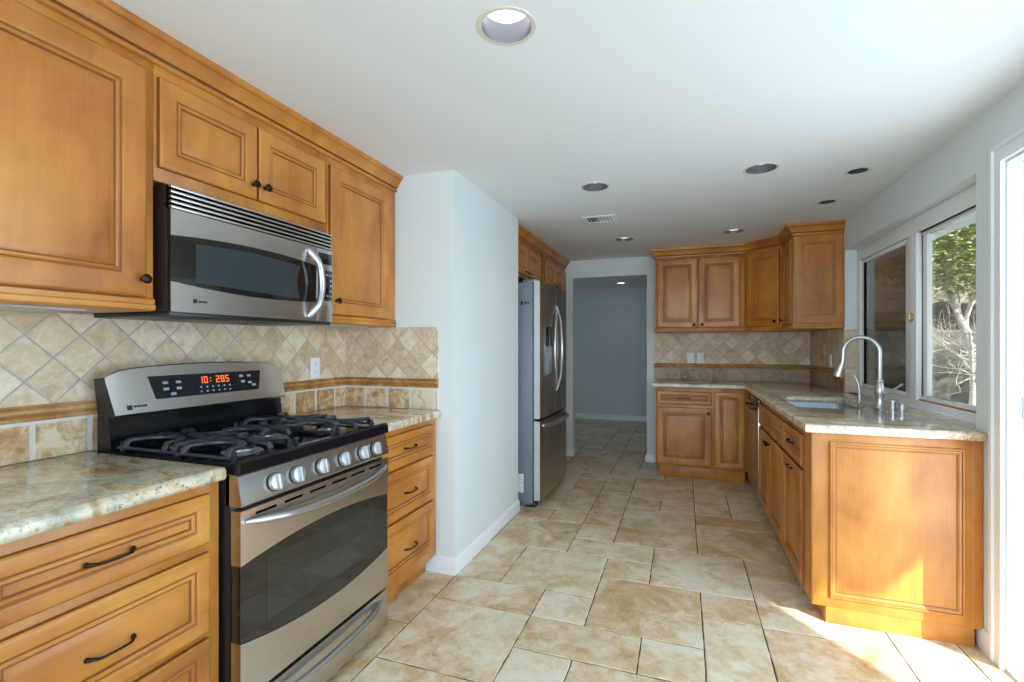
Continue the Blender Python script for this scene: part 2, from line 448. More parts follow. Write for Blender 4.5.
# ------------------------------------------------------------------ floor
Xg = {i: -1.19+.2545*i for i in range(-13, 11)}
Yk = {0: 1.68, 1: 1.93, 2: 2.18, 3: 2.437, 4: 2.68, 5: 2.93, 6: 3.17, 7: 3.43, 8: 3.68, 9: 3.905, 10: 4.175, 11: 4.40, 12: 4.615, 13: 4.835, 14: 5.08, 15: 5.32}
for j in range(-1, -19, -1): Yk[j] = Yk[j+1]-.2525
for j in range(16, 30): Yk[j] = Yk[j-1]+.245
known = [(0,0,2,2),(0,2,2,1),(2,2,1,1),(1,3,2,2),(-1,3,2,2),(2,1,2,1),(2,-1,1,2),(3,-1,2,2),(4,1,1,1),(3,2,2,2),(3,4,1,1),(2,5,2,1),(4,4,2,2),
         (5,3,1,1),(5,1,1,2),(6,5,2,1),(6,3,2,2),(6,1,2,2),(0,5,2,2),(2,6,1,1),(2,7,1,2),(0,7,1,1),(1,7,1,1),(0,8,2,2),(3,6,2,3),(5,6,2,2),(5,8,2,1),
         (5,9,1,3),(6,9,2,3),(4,9,1,1),(3,9,1,1),(3,10,2,2),(2,10,1,2),(1,11,2,2) if False else (1,12,2,1),(0,10,1,2),(1,10,1,2),(-1,1,1,2),(-2,-1,2,2),(0,-2,2,2),(5,-1,1,2),(6,-1,2,2)]
occ = {}; tiles = []
def place(i, j, w, h):
    cells = [(a, b) for a in range(i, i+w) for b in range(j, j+h)]
    if any(c in occ or c[0] not in Xg or c[0]+1 not in Xg or c[1] not in Yk or c[1]+1 not in Yk for c in cells): return False
    for c in cells: occ[c] = 1
    tiles.append((i, j, w, h)); return True
for k in known: place(*k)
rt = random.Random(3)
for j in sorted(Yk):
    for i in sorted(Xg):
        if (i, j) in occ: continue
        opts = [(2, 2), (2, 1), (1, 1), (1, 2), (2, 3)]; rt.shuffle(opts)
        for w, h in opts+[(1, 1)]:
            if place(i, j, w, h): break
mb = MB(); val = mb.bm.faces.layers.float.new('tile_value')
def jedge(a, b, n):
    out = []
    for k in range(n):
        t = k/n; e = rt.uniform(-.0016, .0016) if k else 0
        d = (b[0]-a[0], b[1]-a[1]); L = math.hypot(*d)
        out.append((a[0]+d[0]*t-d[1]/L*e, a[1]+d[1]*t+d[0]/L*e))
    return out
for (i, j, w, h) in tiles:
    x0, x1, y0, y1 = Xg[i], Xg[i+w], Yk[j], Yk[j+h]
    if x0 > 1.3: continue
    x1 = min(x1, 1.33)
    g = .0026
    q = [(x0+g, y0+g), (x1-g, y0+g), (x1-g, y1-g), (x0+g, y1-g)]
    lp = []
    for k in range(4): lp += jedge(q[k], q[(k+1) % 4], 10)
    cx, cy = (x0+x1)/2, (y0+y1)/2
    v = rt.random()
    nf = len(mb.bm.faces)
    def ins(d, z): return [(x+(d if x < cx else -d), y+(d if y < cy else -d), z) for x, y in lp]
    mb.loops([ins(0, -.006), ins(0, -.002), ins(.003, 0)], 0, True, False, True)
    mb.bm.faces.ensure_lookup_table()
    for f in mb.bm.faces[nf:]: f[val] = v
mb.face([mb.bm.verts.new(p) for p in ((Xg[-13], Yk[-18], -.0035), (1.33, Yk[-18], -.0035), (1.33, Yk[29], -.0035), (Xg[-13], Yk[29], -.0035))], 1)
fl = struct(mb.build('floor', [M['stone'], M['grout']], smooth=25))

# ------------------------------------------------------------------ ceiling with holes for the recessed lights
LR = .082
def lr(st): return .052 if st == 'off' else LR
LIGHTS = [(-.508, 1.393, 'on'), (-.512, 2.977, 'dim'), (.408, 2.977, 'dim'), (.921, 3.195, 'off'), (.921, 3.81, 'off'), (.402, 4.53, 'glow'), (-.522, 4.53, 'glow')]
FAR_L = (-.94, 7.86)
def holed_ceiling(name, x0, x1, y0, y1, z, spots, mat, r=LR):
    S = lambda p: lr(p[2] if len(p) > 2 else 'on')*1.18
    xs = sorted({x0, x1} | {round(p[0]-S(p), 4) for p in spots} | {round(p[0]+S(p), 4) for p in spots})
    ys = sorted({y0, y1} | {round(p[1]-S(p), 4) for p in spots} | {round(p[1]+S(p), 4) for p in spots})
    mb = MB()
    for a, b in zip(xs, xs[1:]):
        for c, d in zip(ys, ys[1:]):
            cx, cy = (a+b)/2, (c+d)/2
            if any(abs(cx-p[0]) < S(p) and abs(cy-p[1]) < S(p) for p in spots): continue
            mb.face([mb.bm.verts.new(p) for p in ((a, c, z), (a, d, z), (b, d, z), (b, c, z))])
    for p in spots:
        s = S(p); r = s/1.18; n = 48; sq = []; ci = []
        for k in range(n):
            t = 2*PI*k/n+PI/4; cx, cy = math.cos(t), math.sin(t); m = max(abs(cx), abs(cy))
            sq.append((p[0]+s*cx/m, p[1]+s*cy/m, z)); ci.append((p[0]+r*cx, p[1]+r*cy, z))
        mb.loops([sq, ci], 0, True)
    return struct(mb.build(name, mat, smooth=0))
# snap columns so that squares share cells
LIGHTS = [(-.512 if a < 0 else (.405 if a < .6 else .921), b, c) for a, b, c in LIGHTS]
holed_ceiling('ceiling', XL-.1, XR+WT, YN-.1, YB+.12, H, LIGHTS, M['ceiling'])
holed_ceiling('ceiling_far_room', -4.3, 1.4, YB+.12, FY+.1, H+.02, [FAR_L], M['ceiling'])

# ------------------------------------------------------------------ walls
def wall(name, boxes, mat=None, **kw):
    mb = MB()
    for b in boxes: mb.box(*b)
    return struct(mb.build(name, mat or M['wall'], smooth=0))
B0 = -.005
wall('wall_left', [(XL-.12, XL, YN-.1, YB+.12, B0, H)])
wall('wall_partition', [(XL, XP, YP, YP2, B0, H)])
wall('wall_right', [(XR, XR+WT, YN-.1, DY0, B0, H), (XR, XR+WT, DY0, DY1, DZ, H), (XR, XR+WT, DY1, WY0, B0, H),
                    (XR, XR+WT, WY0, WY1, B0, .874), (XR, XR+WT, WY0, WY1, WZ1, H), (XR, XR+WT, WY1, YB+.12, B0, H)])
wall('wall_far', [(XL, OX0, YB, YB+.12, B0, H), (OX0, OX1, YB, YB+.12, OZ, H), (OX1, XR, YB, YB+.12, B0, H)])
wall('wall_back', [(XL, -1.4, YN-.1, YN, B0, H), (-1.4, 1.1, YN-.1, YN, B0, .5), (-1.4, 1.1, YN-.1, YN, 2.15, H), (1.1, XR, YN-.1, YN, B0, H)])
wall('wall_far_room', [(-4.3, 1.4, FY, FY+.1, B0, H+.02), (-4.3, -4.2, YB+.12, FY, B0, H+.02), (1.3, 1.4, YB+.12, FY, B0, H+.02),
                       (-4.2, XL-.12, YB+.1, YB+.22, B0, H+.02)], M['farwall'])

# baseboards
BBP = [(0, 0), (.014, 0), (.014, .062), (.0115, .070), (.009, .076), (.006, .086), (.002, .090), (0, .090)]
def baseboard(name, path): return struct(MB().sweep(path, BBP).build(name, M['white_trim'], smooth=20))
baseboard('baseboard_partition', [(XP, YP2), (XP, YP), (-1.376, YP)][::-1])
baseboard('baseboard_right', [(XR, DY1+.085), (XR, 2.60)][::-1])
baseboard('baseboard_far', [(OX1+.12, YB+.12), (OX1, YB+.12), (OX1, YB), (-.305, YB)])
baseboard('baseboard_opening', [(-1.30, YB), (OX0, YB), (OX0, YB+.12), (-1.4, YB+.12)])
baseboard('baseboard_far_room', [(-4.2, FY), (1.3, FY)])

# ------------------------------------------------------------------ backsplashes
RAILP = [(0, 1.036), (.011, 1.036), (.013, 1.040), (.013, 1.047), (.007, 1.051), (.008, 1.054), (.017, 1.057), (.022, 1.063), (.022, 1.070), (.017, 1.076), (.009, 1.078), (.010, 1.081), (.016, 1.083), (.014, 1.087), (0, 1.087)]
def splash(name, path, ztop, mats_d, mats_b):
    """path travels so that the room is on its right; one box per leg"""
    mb = MB(); mats = [M['rail']]
    for (a, b), md, mbm in zip(zip(path, path[1:]), mats_d, mats_b):
        i = len(mats); mats += [md, mbm]
        d = Vector((b[0]-a[0], b[1]-a[1])).normalized(); n = Vector((d.y, -d.x))
        for z0, z1, th, mi in ((.9145, 1.036, .010, i+1), (1.087, ztop, .008, i)):
            c = [(a[0], a[1]), (b[0], b[1]), (b[0]+n.x*th, b[1]+n.y*th), (a[0]+n.x*th, a[1]+n.y*th)]
            mb.prism(c, z0, z1, mi)
    mb.sweep(path, RAILP, 0)
    return struct(mb.build(name, mats, smooth=30))
splash('trim_1', [(XL, -.3), (XL, YP), (-1.301, YP)], 1.381, [M['diamond_l'], M['diamond_p']], [M['band_l'], M['band_p']])
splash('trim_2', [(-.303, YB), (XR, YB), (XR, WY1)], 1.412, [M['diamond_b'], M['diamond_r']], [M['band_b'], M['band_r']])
mb = MB(); mb.box(XR-.002, 1.272, WY1-.008, WY1-.0005, .9145, 1.40)
struct(mb.build('trim_3', travertine('reveal_tile', (0, 2), False, .30, (1.15, .80), cols=[(.2, (.55, .43, .28)), (.5, (.66, .55, .40)), (.8, (.76, .68, .55))]), smooth=0))

# ------------------------------------------------------------------ sink window
mb = MB()
F0, F1 = 1.268, 1.328
yM0, yM1 = 3.40, 3.525
def fr(y0, y1, z0, z1, x0=F0, x1=F1, bev=.004): mb.box(x0, x1, y0, y1, z0, z1, bev)
fr(WY0, WY1, 1.925, WZ1); fr(WY0, WY1, .915, .962); fr(WY0, WY0+.05, .962, 1.925); fr(4.345, WY1, .962, 1.925)
fr(WY0+.05, 4.345, .962, .978, F0+.015); 
for k, x in enumerate((F0+.012, F0+.026)): fr(WY0, WY1, .905+.0, .926, x-.022, x-.008, .002)
win = struct(mb.build('window_1', M['vinyl'], smooth=30))
def child(mbx, name, m, parent, **kw): return mbx.build(name, m, parent, **kw)
mb = MB()   # sliding sash (far half)
sx0, sx1 = 1.274, 1.300
for b in ((sx0, sx1, 3.525, 3.570, .962, 1.925), (sx0, sx1, 4.300, 4.345, .962, 1.925), (sx0, sx1, 3.57, 4.30, .962, .990), (sx0, sx1, 3.57, 4.30, 1.895, 1.925)):
    mb.box(*b, bev=.003)
sash = child(mb, 'sliding_sash', M['vinyl'], win)
mb = MB(); mb.box(1.285, 1.289, 3.565, 4.303, .985, 1.90); child(mb, 'glass_pane', M['pane'], sash)
mb = MB()   # fixed sash (near half)
fx0, fx1 = 1.288, 1.318
for b in ((1.262, fx1, 3.395, 3.523, .962, 1.925), (fx0, fx1, WY0+.05, 2.74, .962, 1.925), (fx0, fx1, 2.74, 3.395, .962, .988), (fx0, fx1, 2.74, 3.395, 1.905, 1.925), (fx0+.005, fx1, 3.345, 3.395, .988, 1.905)):
    mb.box(*b, bev=.003)
fs = child(mb, 'fixed_sash', M['vinyl'], win)
mb = MB(); mb.box(1.304, 1.308, 2.74, 3.35, .985, 1.91); child(mb, 'glass_pane', M['pane'], fs)
mb = MB(); mb.box(1.270, 1.288, WY0+.05, 3.39, .962, .969, .002); child(mb, 'wooden_sill_strip', M['wood_h'], win)['label'] = 'thin tan wooden strip in the sill track'
mb = MB(); mb.lathe([(0.001, 0), (.024, 0), (.026, .004), (.021, .010), (.001, .012)], 18, mat=Matrix.Translation((1.262, 3.452, 1.440)) @ rot_to((-1, 0, 0)) @ Matrix.Diagonal((1.5, 1, 1, 1)))
mb.box(1.244, 1.252, 3.445, 3.459, 1.418, 1.462, .003)
child(mb, 'latch', M['brass'], win)['label'] = 'round brass sash latch'

m_, nt_, b_ = new_mat('insect_screen'); nt_.nodes.remove(b_)
tr_ = node(nt_, 'ShaderNodeBsdfTransparent', {'Color': (.42, .42, .43, 1)}); df_ = node(nt_, 'ShaderNodeBsdfDiffuse', {'Color': (.06, .06, .065, 1)})
mx_ = node(nt_, 'ShaderNodeMixShader', {0: .35, 1: tr_.outputs[0], 2: df_.outputs[0]}); nt_.links.new(mx_.outputs[0], nt_.nodes['Material Output'].inputs[0])
mb = MB(); mb.box(1.3235, 1.3240, 3.53, 4.345, .965, 1.922); child(mb, 'insect_screen', m_, win)['label'] = 'dark insect screen behind the far pane'
# garden door
mb = MB()
CP = [(0, 0), (.018, 0), (.020, .012), (.014, .020), (.016, .050), (.022, .058), (.022, .070), (0, .075)]
# casing: profile swept in the wall plane, built as rings along jamb-head-jamb
def casing(y0, y1, z1, w=.075):
    pr = [(0, 0), (.016, 0), (.017, .012), (.012, .018), (.012, .050), (.019, .056), (.019, .072), (0, .075)]
    rings = []
    for (yy, zz, sy, sz) in ((y1, -.0, 1, 0), (y1, z1, 1, 1), (y0, z1, -1, 1), (y0, -.0, -1, 0)):
        rings.append([(XR-o, yy+sy*d, zz+sz*d) for o, d in pr])
    return rings
mb.loops(casing(DY0, DY1, DZ), 0, True, True, True)
mb.box(XR, XR+WT+.03, DY1-.012, DY1, 0, DZ-.012, .002); mb.box(XR, XR+WT+.03, DY0, DY0+.012, 0, DZ-.012, .002); mb.box(XR, XR+WT+.03, DY0, DY1, DZ-.012, DZ, .002)
mb.box(XR+.05, XR+.075, DY1-.028, DY1-.010, 0, DZ-.012, .002)
mb.box(XR, XR+WT+.03, DY0, DY1, -.02, .012, .004)
door = struct(mb.build('door_1', M['white_trim'], smooth=30))
mb = MB(); mb.box(XR+.02, XR+.045, DY1-.0145, DY1-.011, .99, 1.075, .001); child(mb, 'strike_plate', M['chrome'], door)['label'] = 'small metal strike plate on the white jamb'
mb = MB()
dx0, dx1 = XR+.09, XR+.13
for b in ((dx0, dx1, DY0+.012, .63, .02, DZ-.02), (dx0, dx1, 1.36, 1.44, .02, DZ-.02), (dx0, dx1, .63, 1.36, .02, .12), (dx0, dx1, .63, 1.36, DZ-.10, DZ-.02)): mb.box(*b, bev=.003)
dl = child(mb, 'door_leaf', M['vinyl'], door)
mb = MB(); mb.box(dx0+.015, dx0+.02, .625, 1.365, .115, DZ-.095); child(mb, 'glass_pane', M['pane'], dl)
# window behind the viewpoint
mb = MB()
for b in ((-1.4, -1.34, YN-.08, YN-.02, .5, 2.15), (1.04, 1.1, YN-.08, YN-.02, .5, 2.15), (-1.4, 1.1, YN-.08, YN-.02, .5, .56), (-1.4, 1.1, YN-.08, YN-.02, 2.09, 2.15), (-.18, -.12, YN-.08, YN-.02, .56, 2.09)): mb.box(*b, bev=.003)
w2 = struct(mb.build('window_2', M['vinyl'], smooth=30))
mb = MB(); mb.box(-1.34, 1.04, YN-.052, YN-.048, .56, 2.09); child(mb, 'glass_pane', M['pane'], w2)

# ------------------------------------------------------------------ cabinet builders (local: x along the front, face at y=0, depth to +y)
def knob(parent, x, z, y=-.020):
    mb = MB(); mb.lathe([(.0005, 0), (.0075, 0), (.006, .004), (.005, .012), (.010, .016), (.0145, .021), (.0150, .025), (.011, .030), (.0005, .032)], 20, mat=Matrix.Translation((x, y+.001, z)) @ rot_to((0, -1, 0)))
    return mb.build('knob', M['bronze'], parent)
def pull(parent, x, z, L=.100, y=-.016):
    mb = MB(); p = []
    for k in range(13):
        t = k/12; s_ = math.sin(PI*t)
        p.append((x-L/2+L*t, y-.004-.017*min(1, s_*1.9)-.002*s_, z-.001*s_))
    r = [.0056 if k in (0, 12) else (.0044 if k in (1, 11) else .0034) for k in range(13)]
    mb.tube(p, r, 10)
    for sx in (-1, 1): mb.lathe([(.0005, 0), (.0068, 0), (.0064, .003), (.0045, .005), (.0005, .006)], 14, mat=Matrix.Translation((x+sx*L/2, y+.001, z)) @ rot_to((0, -1, 0)))
    return mb.build('handle', M['bronze'], parent)
def front(kind, parent, x0, x1, z0, z1, frame=.060, y=0.0):
    """raised panel door or drawer front"""
    mb = MB(); t = .020
    f = frame
    prof = [(0, -.0005), (0, -t+.006), (.002, -t+.003), (.006, -t+.0008), (.011, -t), (f-.006, -t), (f-.003, -t+.0015), (f-.001, -t+.005), (f+.003, -t+.0062),
            (f+.006, -t+.0035), (f+.011, -t+.0030), (f+.014, -t+.0060), (f+.016, -t+.0105), (f+.019, -t+.0105), (f+.023, -t+.0085), (f+.034, -t+.0050), (f+.040, -t+.0042)]
    gl = {0, 7, 11, 12}  # first ring paints the gap shadow on the side edges, the rest is glaze
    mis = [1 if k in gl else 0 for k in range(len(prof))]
    if (x1-x0) < 2*(f+.045) or (z1-z0) < 2*(f+.045):
        prof = prof[:14]; mis = mis[:14]
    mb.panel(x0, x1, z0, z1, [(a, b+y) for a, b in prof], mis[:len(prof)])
    return mb.build(kind, [M['wood_h' if kind == 'drawer' else 'wood_v'], M['glaze_and_shade']], parent, smooth=28)
def carcass(parent, w, d, h, z0=0, open_top=False, name='body', toe=None, frame=.04):
    mb = MB(); t = .018
    mb.box(0, t, .0178, d, z0, h, .001); mb.box(w-t, w, .0178, d, z0, h, .001); mb.box(t-.001, w-t+.001, .0175, d-.001, z0+.0005, z0+t); mb.box(t-.001, w-t+.001, d-.012, d-.0005, z0+t-.001, h-.001)
    if not open_top: mb.box(t-.001, w-t+.001, .0175, d-.001, h-t, h-.0005)
    # face frame
    mb.box(0, w, 0, .018, z0, h, .0015)
    if toe: mb.box(.002 if toe < .063 else .03, w-.018, toe, toe+.018, 0, z0, .001)
    return mb.build(name, M['wood_v'], parent, smooth=30)
RP = [(0, 0), (.004, 0), (.010, .004), (.012, .010), (.012, .018), (.007, .022), (.009, .028), (.009, .036), (.004, .040), (0, .040)]
def light_rail(parent, path, z):
    return MB().sweep(path, [(o-.0005, z+b) for o, b in RP]).build('light_rail', M['wood_h'], parent, smooth=28)
ROT_L, ROT_R = PI/2, -PI/2
FXU, FXB = -1.584, -1.317
UD, BD = FXU-XL-.002, FXB-XL-.002

# --- left wall cabinets
ZU = 1.383
def upper(label, y0, y1, z0, z1, group=None):
    c = thing('wall_cabinet', label, 'cabinet', (FXU, y0, z0), ROT_L, group)
    carcass(c, y1-y0, UD, z1-z0)
    if z0 < 1.5:
        mb = MB(); mb.box(.019, (y1-y0)*.80, .11, UD-.012, -.004, .0002); mb.build('bottom_panel', M['underside'], c, smooth=0)['label'] = 'white melamine underside'
    return c
ZT = 2.235
c = upper('large upper wall cabinet left of the microwave with one tall maple door', .46, 1.062, ZU, ZT)
d = front('door', c, .03, .572, 1.425-ZU, 2.135-ZU, .070); knob(d, .556, 1.478-ZU); light_rail(c, [(0, 0), (.602, 0)], 0)
c = upper('short upper wall cabinet with two small maple doors above the microwave', 1.0630, 1.8520, 1.800, ZT)
d = front('door', c, .010, .382, .043, 2.130-1.80, .055); knob(d, .358, 1.895-1.80)
d = front('door', c, .390, .761, .043, 2.130-1.80, .055); knob(d, .414, 1.897-1.80)
c = upper('upper wall cabinet between the microwave and the white wall', 1.853, YP-.002, ZU, ZT)
d = front('door', c, .010, .492, 1.425-ZU, 2.130-ZU, .060); knob(d, .040, 1.488-ZU); light_rail(c, [(0, 0), (YP-1.857, 0)], 0)
CR = [(0, 2.168), (.009, 2.168), (.013, 2.171), (.014, 2.179), (.010, 2.183), (.006, 2.185), (.007, 2.188), (.015, 2.190), (.019, 2.194), (.024, 2.205), (.034, 2.219), (.044, 2.229), (.041, 2.232), (.047, 2.235), (.051, 2.240), (.053, 2.248), (.053, 2.2545), (0, 2.2545)]
CRM = [0, 0, 0, 0, 1, 1, 1, 0, 0, 0, 0, 1, 0, 0, 0, 0, 0, 0]
def crown(label, path, name='crown_moulding'):
    o = MB().sweep(path, [(a+.0005, b) for a, b in CR], pm=CRM).build(name, [M['wood_h'], M['glaze_and_shade']], None, smooth=28)
    return tag(o, label, 'moulding')
crown('maple crown moulding along the ceiling above the cabinets over the range', [(FXU, .46), (FXU, YP-.001)])

# --- left base cabinets
def base(label, x, y, rot, w, d, h=.8745, toe=.06, z0=.085, open_top=False):
    c = thing('base_cabinet', label, 'cabinet', (x, y, 0), rot)
    carcass(c, w, d, h, z0, open_top, toe=toe)
    return c
y0 = .475
c = base('base cabinet with three wide drawers left of the range', FXB, y0, ROT_L, 1.0745-y0, BD)
for z0, z1, zh in ((.700, .842, .765), (.440, .672, .545), (.150, .422, .27)):
    d = front('drawer', c, .045, 1.034-y0, z0, z1, .042); pull(d, .774-y0, zh)
y0 = 1.8635
c = base('narrow base cabinet with three drawers between range and white wall', FXB, y0, ROT_L, YP-y0-.003, BD, z0=.094, toe=.06)
for z0, z1, zh in ((.683, .842, .764), (.437, .670, .543), (.155, .420, .262)):
    d = front('drawer', c, .018, 2.372-y0, z0, z1, .042); pull(d, 2.13-y0, zh)
# base cabinet continuing out of the frame
c = base('base cabinet with one door at the near end of the left counter', FXB, -.125, ROT_L, .598, BD)
d = front('door', c, .04, .56, .15, .81, .055); knob(d, .52, .74)

# --- granite slabs
def slab(name, label, outer, z0=.876, z1=.914, hole=None):
    bm = bmesh.new()
    def area(p): return sum(p[i][0]*p[(i+1) % len(p)][1]-p[(i+1) % len(p)][0]*p[i][1] for i in range(len(p)))/2
    def off(poly, d):
        n = len(poly); out = []
        for i in range(n):
            a, b, c_ = Vector(poly[i-1]), Vector(poly[i]), Vector(poly[(i+1) % n])
            n1 = Vector((-(b-a).y, (b-a).x)).normalized(); n2 = Vector((-(c_-b).y, (c_-b).x)).normalized()
            m = n1+n2; m = m/(m.length_squared/2)
            out.append(tuple(b+m*d))
        return out
    mb = MB()
    if area(outer) < 0: outer = outer[::-1]
    polys = [(outer, 1)]
    if hole:
        if area(hole) < 0: hole = hole[::-1]
        polys.append((hole, -1))
    tops, bots = [], []
    for poly, s in polys:
        k = 1 if s > 0 else -1
        prof = [(.004, z0), (.0005, z0+.005), (0, z0+.012), (0, z1-.012), (.0025, z1-.005), (.007, z1-.0012), (.012, z1)]
        rings = [[(x, y, z) for x, y in off(poly, k*i)] for i, z in prof]
        mb.loops(rings, 0, True); tops.append(rings[-1]); bots.append(rings[0])
    for loops_ in (tops, bots):
        b2 = bmesh.new()
        for lp in loops_:
            vs = [b2.verts.new(p) for p in lp]
            for i in range(len(vs)): b2.edges.new((vs[i], vs[(i+1) % len(vs)]))
        bmesh.ops.triangle_fill(b2, use_beauty=True, edges=list(b2.edges))
        mb.add_bm(b2, 0)
    bm.free()
    return tag(mb.build(name, M['granite'], None, smooth=40), label, 'countertop')
slab('countertop', 'polished cream granite countertop left of the range', [(XL+.002, -.14), (-1.280, -.14), (-1.280, 1.068), (-1.286, 1.074), (XL+.002, 1.074)])
slab('countertop', 'short granite countertop between the range and the white wall', [(XL+.002, 1.863), (-1.280, 1.863), (-1.280, YP-.002), (XL+.002, YP-.002)])
HX0, HX1, HY0, HY1 = .640, 1.035, 3.245, 3.925
slab('countertop', 'long L-shaped granite countertop under the sink window', [(.528, 2.545), (XR-.003, 2.545), (XR-.003, WY0+.002), (1.266, WY0+.002), (1.266, WY1-.010), (XR-.011, WY1-.010), (XR-.011, YB-.011), (-.285, YB-.011), (-.285, 4.870), (.528, 4.870)],
     hole=rrect(HX0, HX1, HY0, HY1, .05, 6))

# ------------------------------------------------------------------ gas range (local: x along front, y=0 at door front, +y to the wall)
RY0 = 1.087; RW = .763
rg = thing('range', 'stainless steel gas range with six front knobs and black cooktop', 'range', (-1.245, RY0, 0), ROT_L)
mb = MB(); mb.box(0, RW, .042, .640, .03, .885, .003)
for sx in (.05, RW-.05):
    for sy in (.1, .58): mb.lathe([(.018, 0), (.018, .032)], 12, mat=Matrix.Translation((sx, sy, 0)))
mb.build('body', M['blackmatte'], rg)
# control panel, slightly sloped
mb = MB()
def prof_x(mb, x0, x1, prof, mi=0):  # extrude a y/z profile along x
    mb.loops([[(x0, y, z) for y, z in prof], [(x1, y, z) for y, z in prof]], mi, True, True, True)
prof_x(mb, 0, RW, [(-.002, .790), (-.004, .796), (.012, .876), (.016, .884), (.06, .884), (.06, .790)])
cp = mb.build('control_panel', M['steel'], rg, smooth=20)
nrm = Vector((0, -.080, .016)).normalized()
nrm = Vector((0, -1, .2)).normalized()
for xk in (.129, .223, .344, .466, .584, .670):
    mt = Matrix.Translation((xk, .003, .833)) @ rot_to(nrm)
    mb = MB(); mb.lathe([(.0005, -.004), (.030, -.004), (.030, .004), (.0005, .004)], 28, mat=mt)
    ring = mb
    k = mb.build('knob', M['blackmatte'], rg)
    mb = MB(); mb.lathe([(.0005, .004), (.0275, .004), (.0275, .012), (.0265, .017), (.0235, .019), (.0005, .019)], 28, mat=mt)
    mb.box(-.0055, .0055, -.025, .025, .016, .030, .0025, mat=mt)
    mb.build('dial', M['dial'], k)['label'] = 'brushed metal knob face with a raised grip'
# oven door
def parab(a, m_, b):  # curve through ends a,b and mid m_
    def f(x):
        t = x/RW
        return a*(1-t)*(1-2*t)+m_*4*t*(1-t)+b*t*(2*t-1)
    return f
gt = parab(.612, .646, .612); gb = parab(.380, .331, .376)
def rb(mb, x0, x1, lo, hi, y0, y1, n=28):
    mb.band(x0, x1, lo, hi, y0, y1, n)
mb = MB()
rb(mb, 0, RW, gt, lambda x: .776, 0, .038); rb(mb, 0, RW, lambda x: .205, gb, 0, .038)
od = mb.build('oven_door', M['steel'], rg, smooth=25)
mb = MB(); mb.band(.001, RW-.001, lambda x: gb(x)+.0005, lambda x: gt(x)-.0005, .0025, .036, 28); mb.build('oven_window', M['ovenglass'], od, smooth=25)
mb = MB(); mb.band(.10, RW-.10, lambda x: .395, lambda x: .60, .0018, .0026, 20)
mb.build('inner_window', M['oveninner'], od, smooth=0)
mb = MB()
for k in range(6):
    xc = .095+k*(RW-.19)/5
    mb.box(xc-.040, xc+.040, -.0012, .004, .752, .760, .0005)
mb.build('vent_slots', M['void'], od)
def bow(x0, x1, z0, z1, out, r, n=20, y=-.004, droop=0.0):
    p = []
    for k in range(n+1):
        t = k/n; s_ = math.sin(PI*t)
        p.append((x0+(x1-x0)*t, y-out*min(1.0, 1.9*s_)-.008*s_, z0+(z1-z0)*t-droop*s_))
    return p
mb = MB(); P = bow(.012, RW-.02, .742, .742, .030, 0, 24, droop=.026); mb.tube(P, [.006, .011]+[.0135]*21+[.011, .006], 14, flat=.9); mb.build('handle', M['chrome'], od)
mb = MB(); mb.band(0, RW, lambda x: .030, lambda x: .188, .002, .038, 4)
sd = mb.build('storage_drawer', M['steel'], rg, smooth=25)
mb = MB(); P = bow(.06, RW-.055, .150, .158, .024, 0, 24, y=-.001, droop=.012); mb.tube(P, [.005, .010]+[.014]*21+[.010, .005], 14, flat=.65); mb.build('handle', M['chrome'], sd)
# cooktop
mb = MB()
prof_x(mb, -.001, RW+.001, [(.004, .884), (-.002, .888), (.001, .920), (.009, .928), (.026, .928), (.045, .915), (.600, .915), (.640, .914), (.640, .884)])
mb.build('cooktop', M['black'], rg, smooth=30)
# burners
BUR = [(.16, .175, .045), (.16, .455, .036), (.605, .175, .040), (.605, .455, .045), (.382, .315, .050)]
for bx, by, br in BUR:
    mb = MB(); mb.lathe([(.0005, .9135), (br+.022, .9135), (br+.018, .917), (br-.004, .919), (br-.006, .926), (.0005, .926)], 28, mat=Matrix.Translation((bx, by, 0)))
    b_o = mb.build('burner', M['alu'], rg)
    mb = MB(); mb.lathe([(.0005, .926), (br*.88, .926), (br*.90, .930), (br*.84, .935), (.0005, .936)], 28, mat=Matrix.Translation((bx, by, 0)))
    mb.build('burner_cap', M['iron'], b_o)
# grates
def grate(x0, x1, burners, loops_):
    mb = MB(); z = .950; r = .0118
    y0_, y1_ = .050, .590
    xm = (x0+x1)/2
    for xx in (x0, x1): mb.tube([(xx, y0_+.01, z-.024), (xx, y1_-.01, z-.024)], .0055, 8)
    for (bx, by) in burners:
        for s_ in (-1, 1):
            # smooth horseshoe band that swings from the side rail towards the burner and back
            xe = x0 if s_ < 0 else x1
            hw = .092; dep = abs(xe-bx)-.042
            pts = [(xe-s_*.002, by-hw-.004, z-.024), (xe-s_*.006, by-hw-.002, z-.010)]
            for k in range(21):
                a = -PI/2+PI*k/20
                pts.append((xe-s_*(.014+dep*math.cos(a)), by+hw*math.sin(a), z))
            pts += [(xe-s_*.006, by+hw+.002, z-.010), (xe-s_*.002, by+hw+.004, z-.024)]
            mb.tube(pts, r, 10, flat=.75)
            ye = by+s_*.128
            mb.tube([(bx, ye, z-.020), (bx, ye-s_*.010, z-.004), (bx, by+s_*.085, z), (bx, by+s_*.030, z)], r*.85, 10, flat=.9)
            mb.tube([(xe-s_*(.010+dep), by, z), (bx+s_*.018, by, z)], r*.85, 10, flat=.9)
    ym = sum(b[1] for b in burners)/len(burners)
    mb.tube([(x0, ym, z-.020), (x0+.012, ym, z-.002), (x1-.012, ym, z-.002), (x1, ym, z-.020)], r*.9, 10) if len(burners) > 1 else None
    for px in (x0+.012, x1-.012):
        for py in (y0_+.014, y1_-.014, ym): mb.lathe([(.0085, .915), (.0075, z-.016), (.0085, z-.008), (.003, z-.004)], 10, mat=Matrix.Translation((px, py, 0)))
    return mb.build('grate', M['iron'], rg)
grate(.022, .268, [(.16, .175), (.16, .455)], 1)
grate(.275, .489, [(.382, .315)], 1)
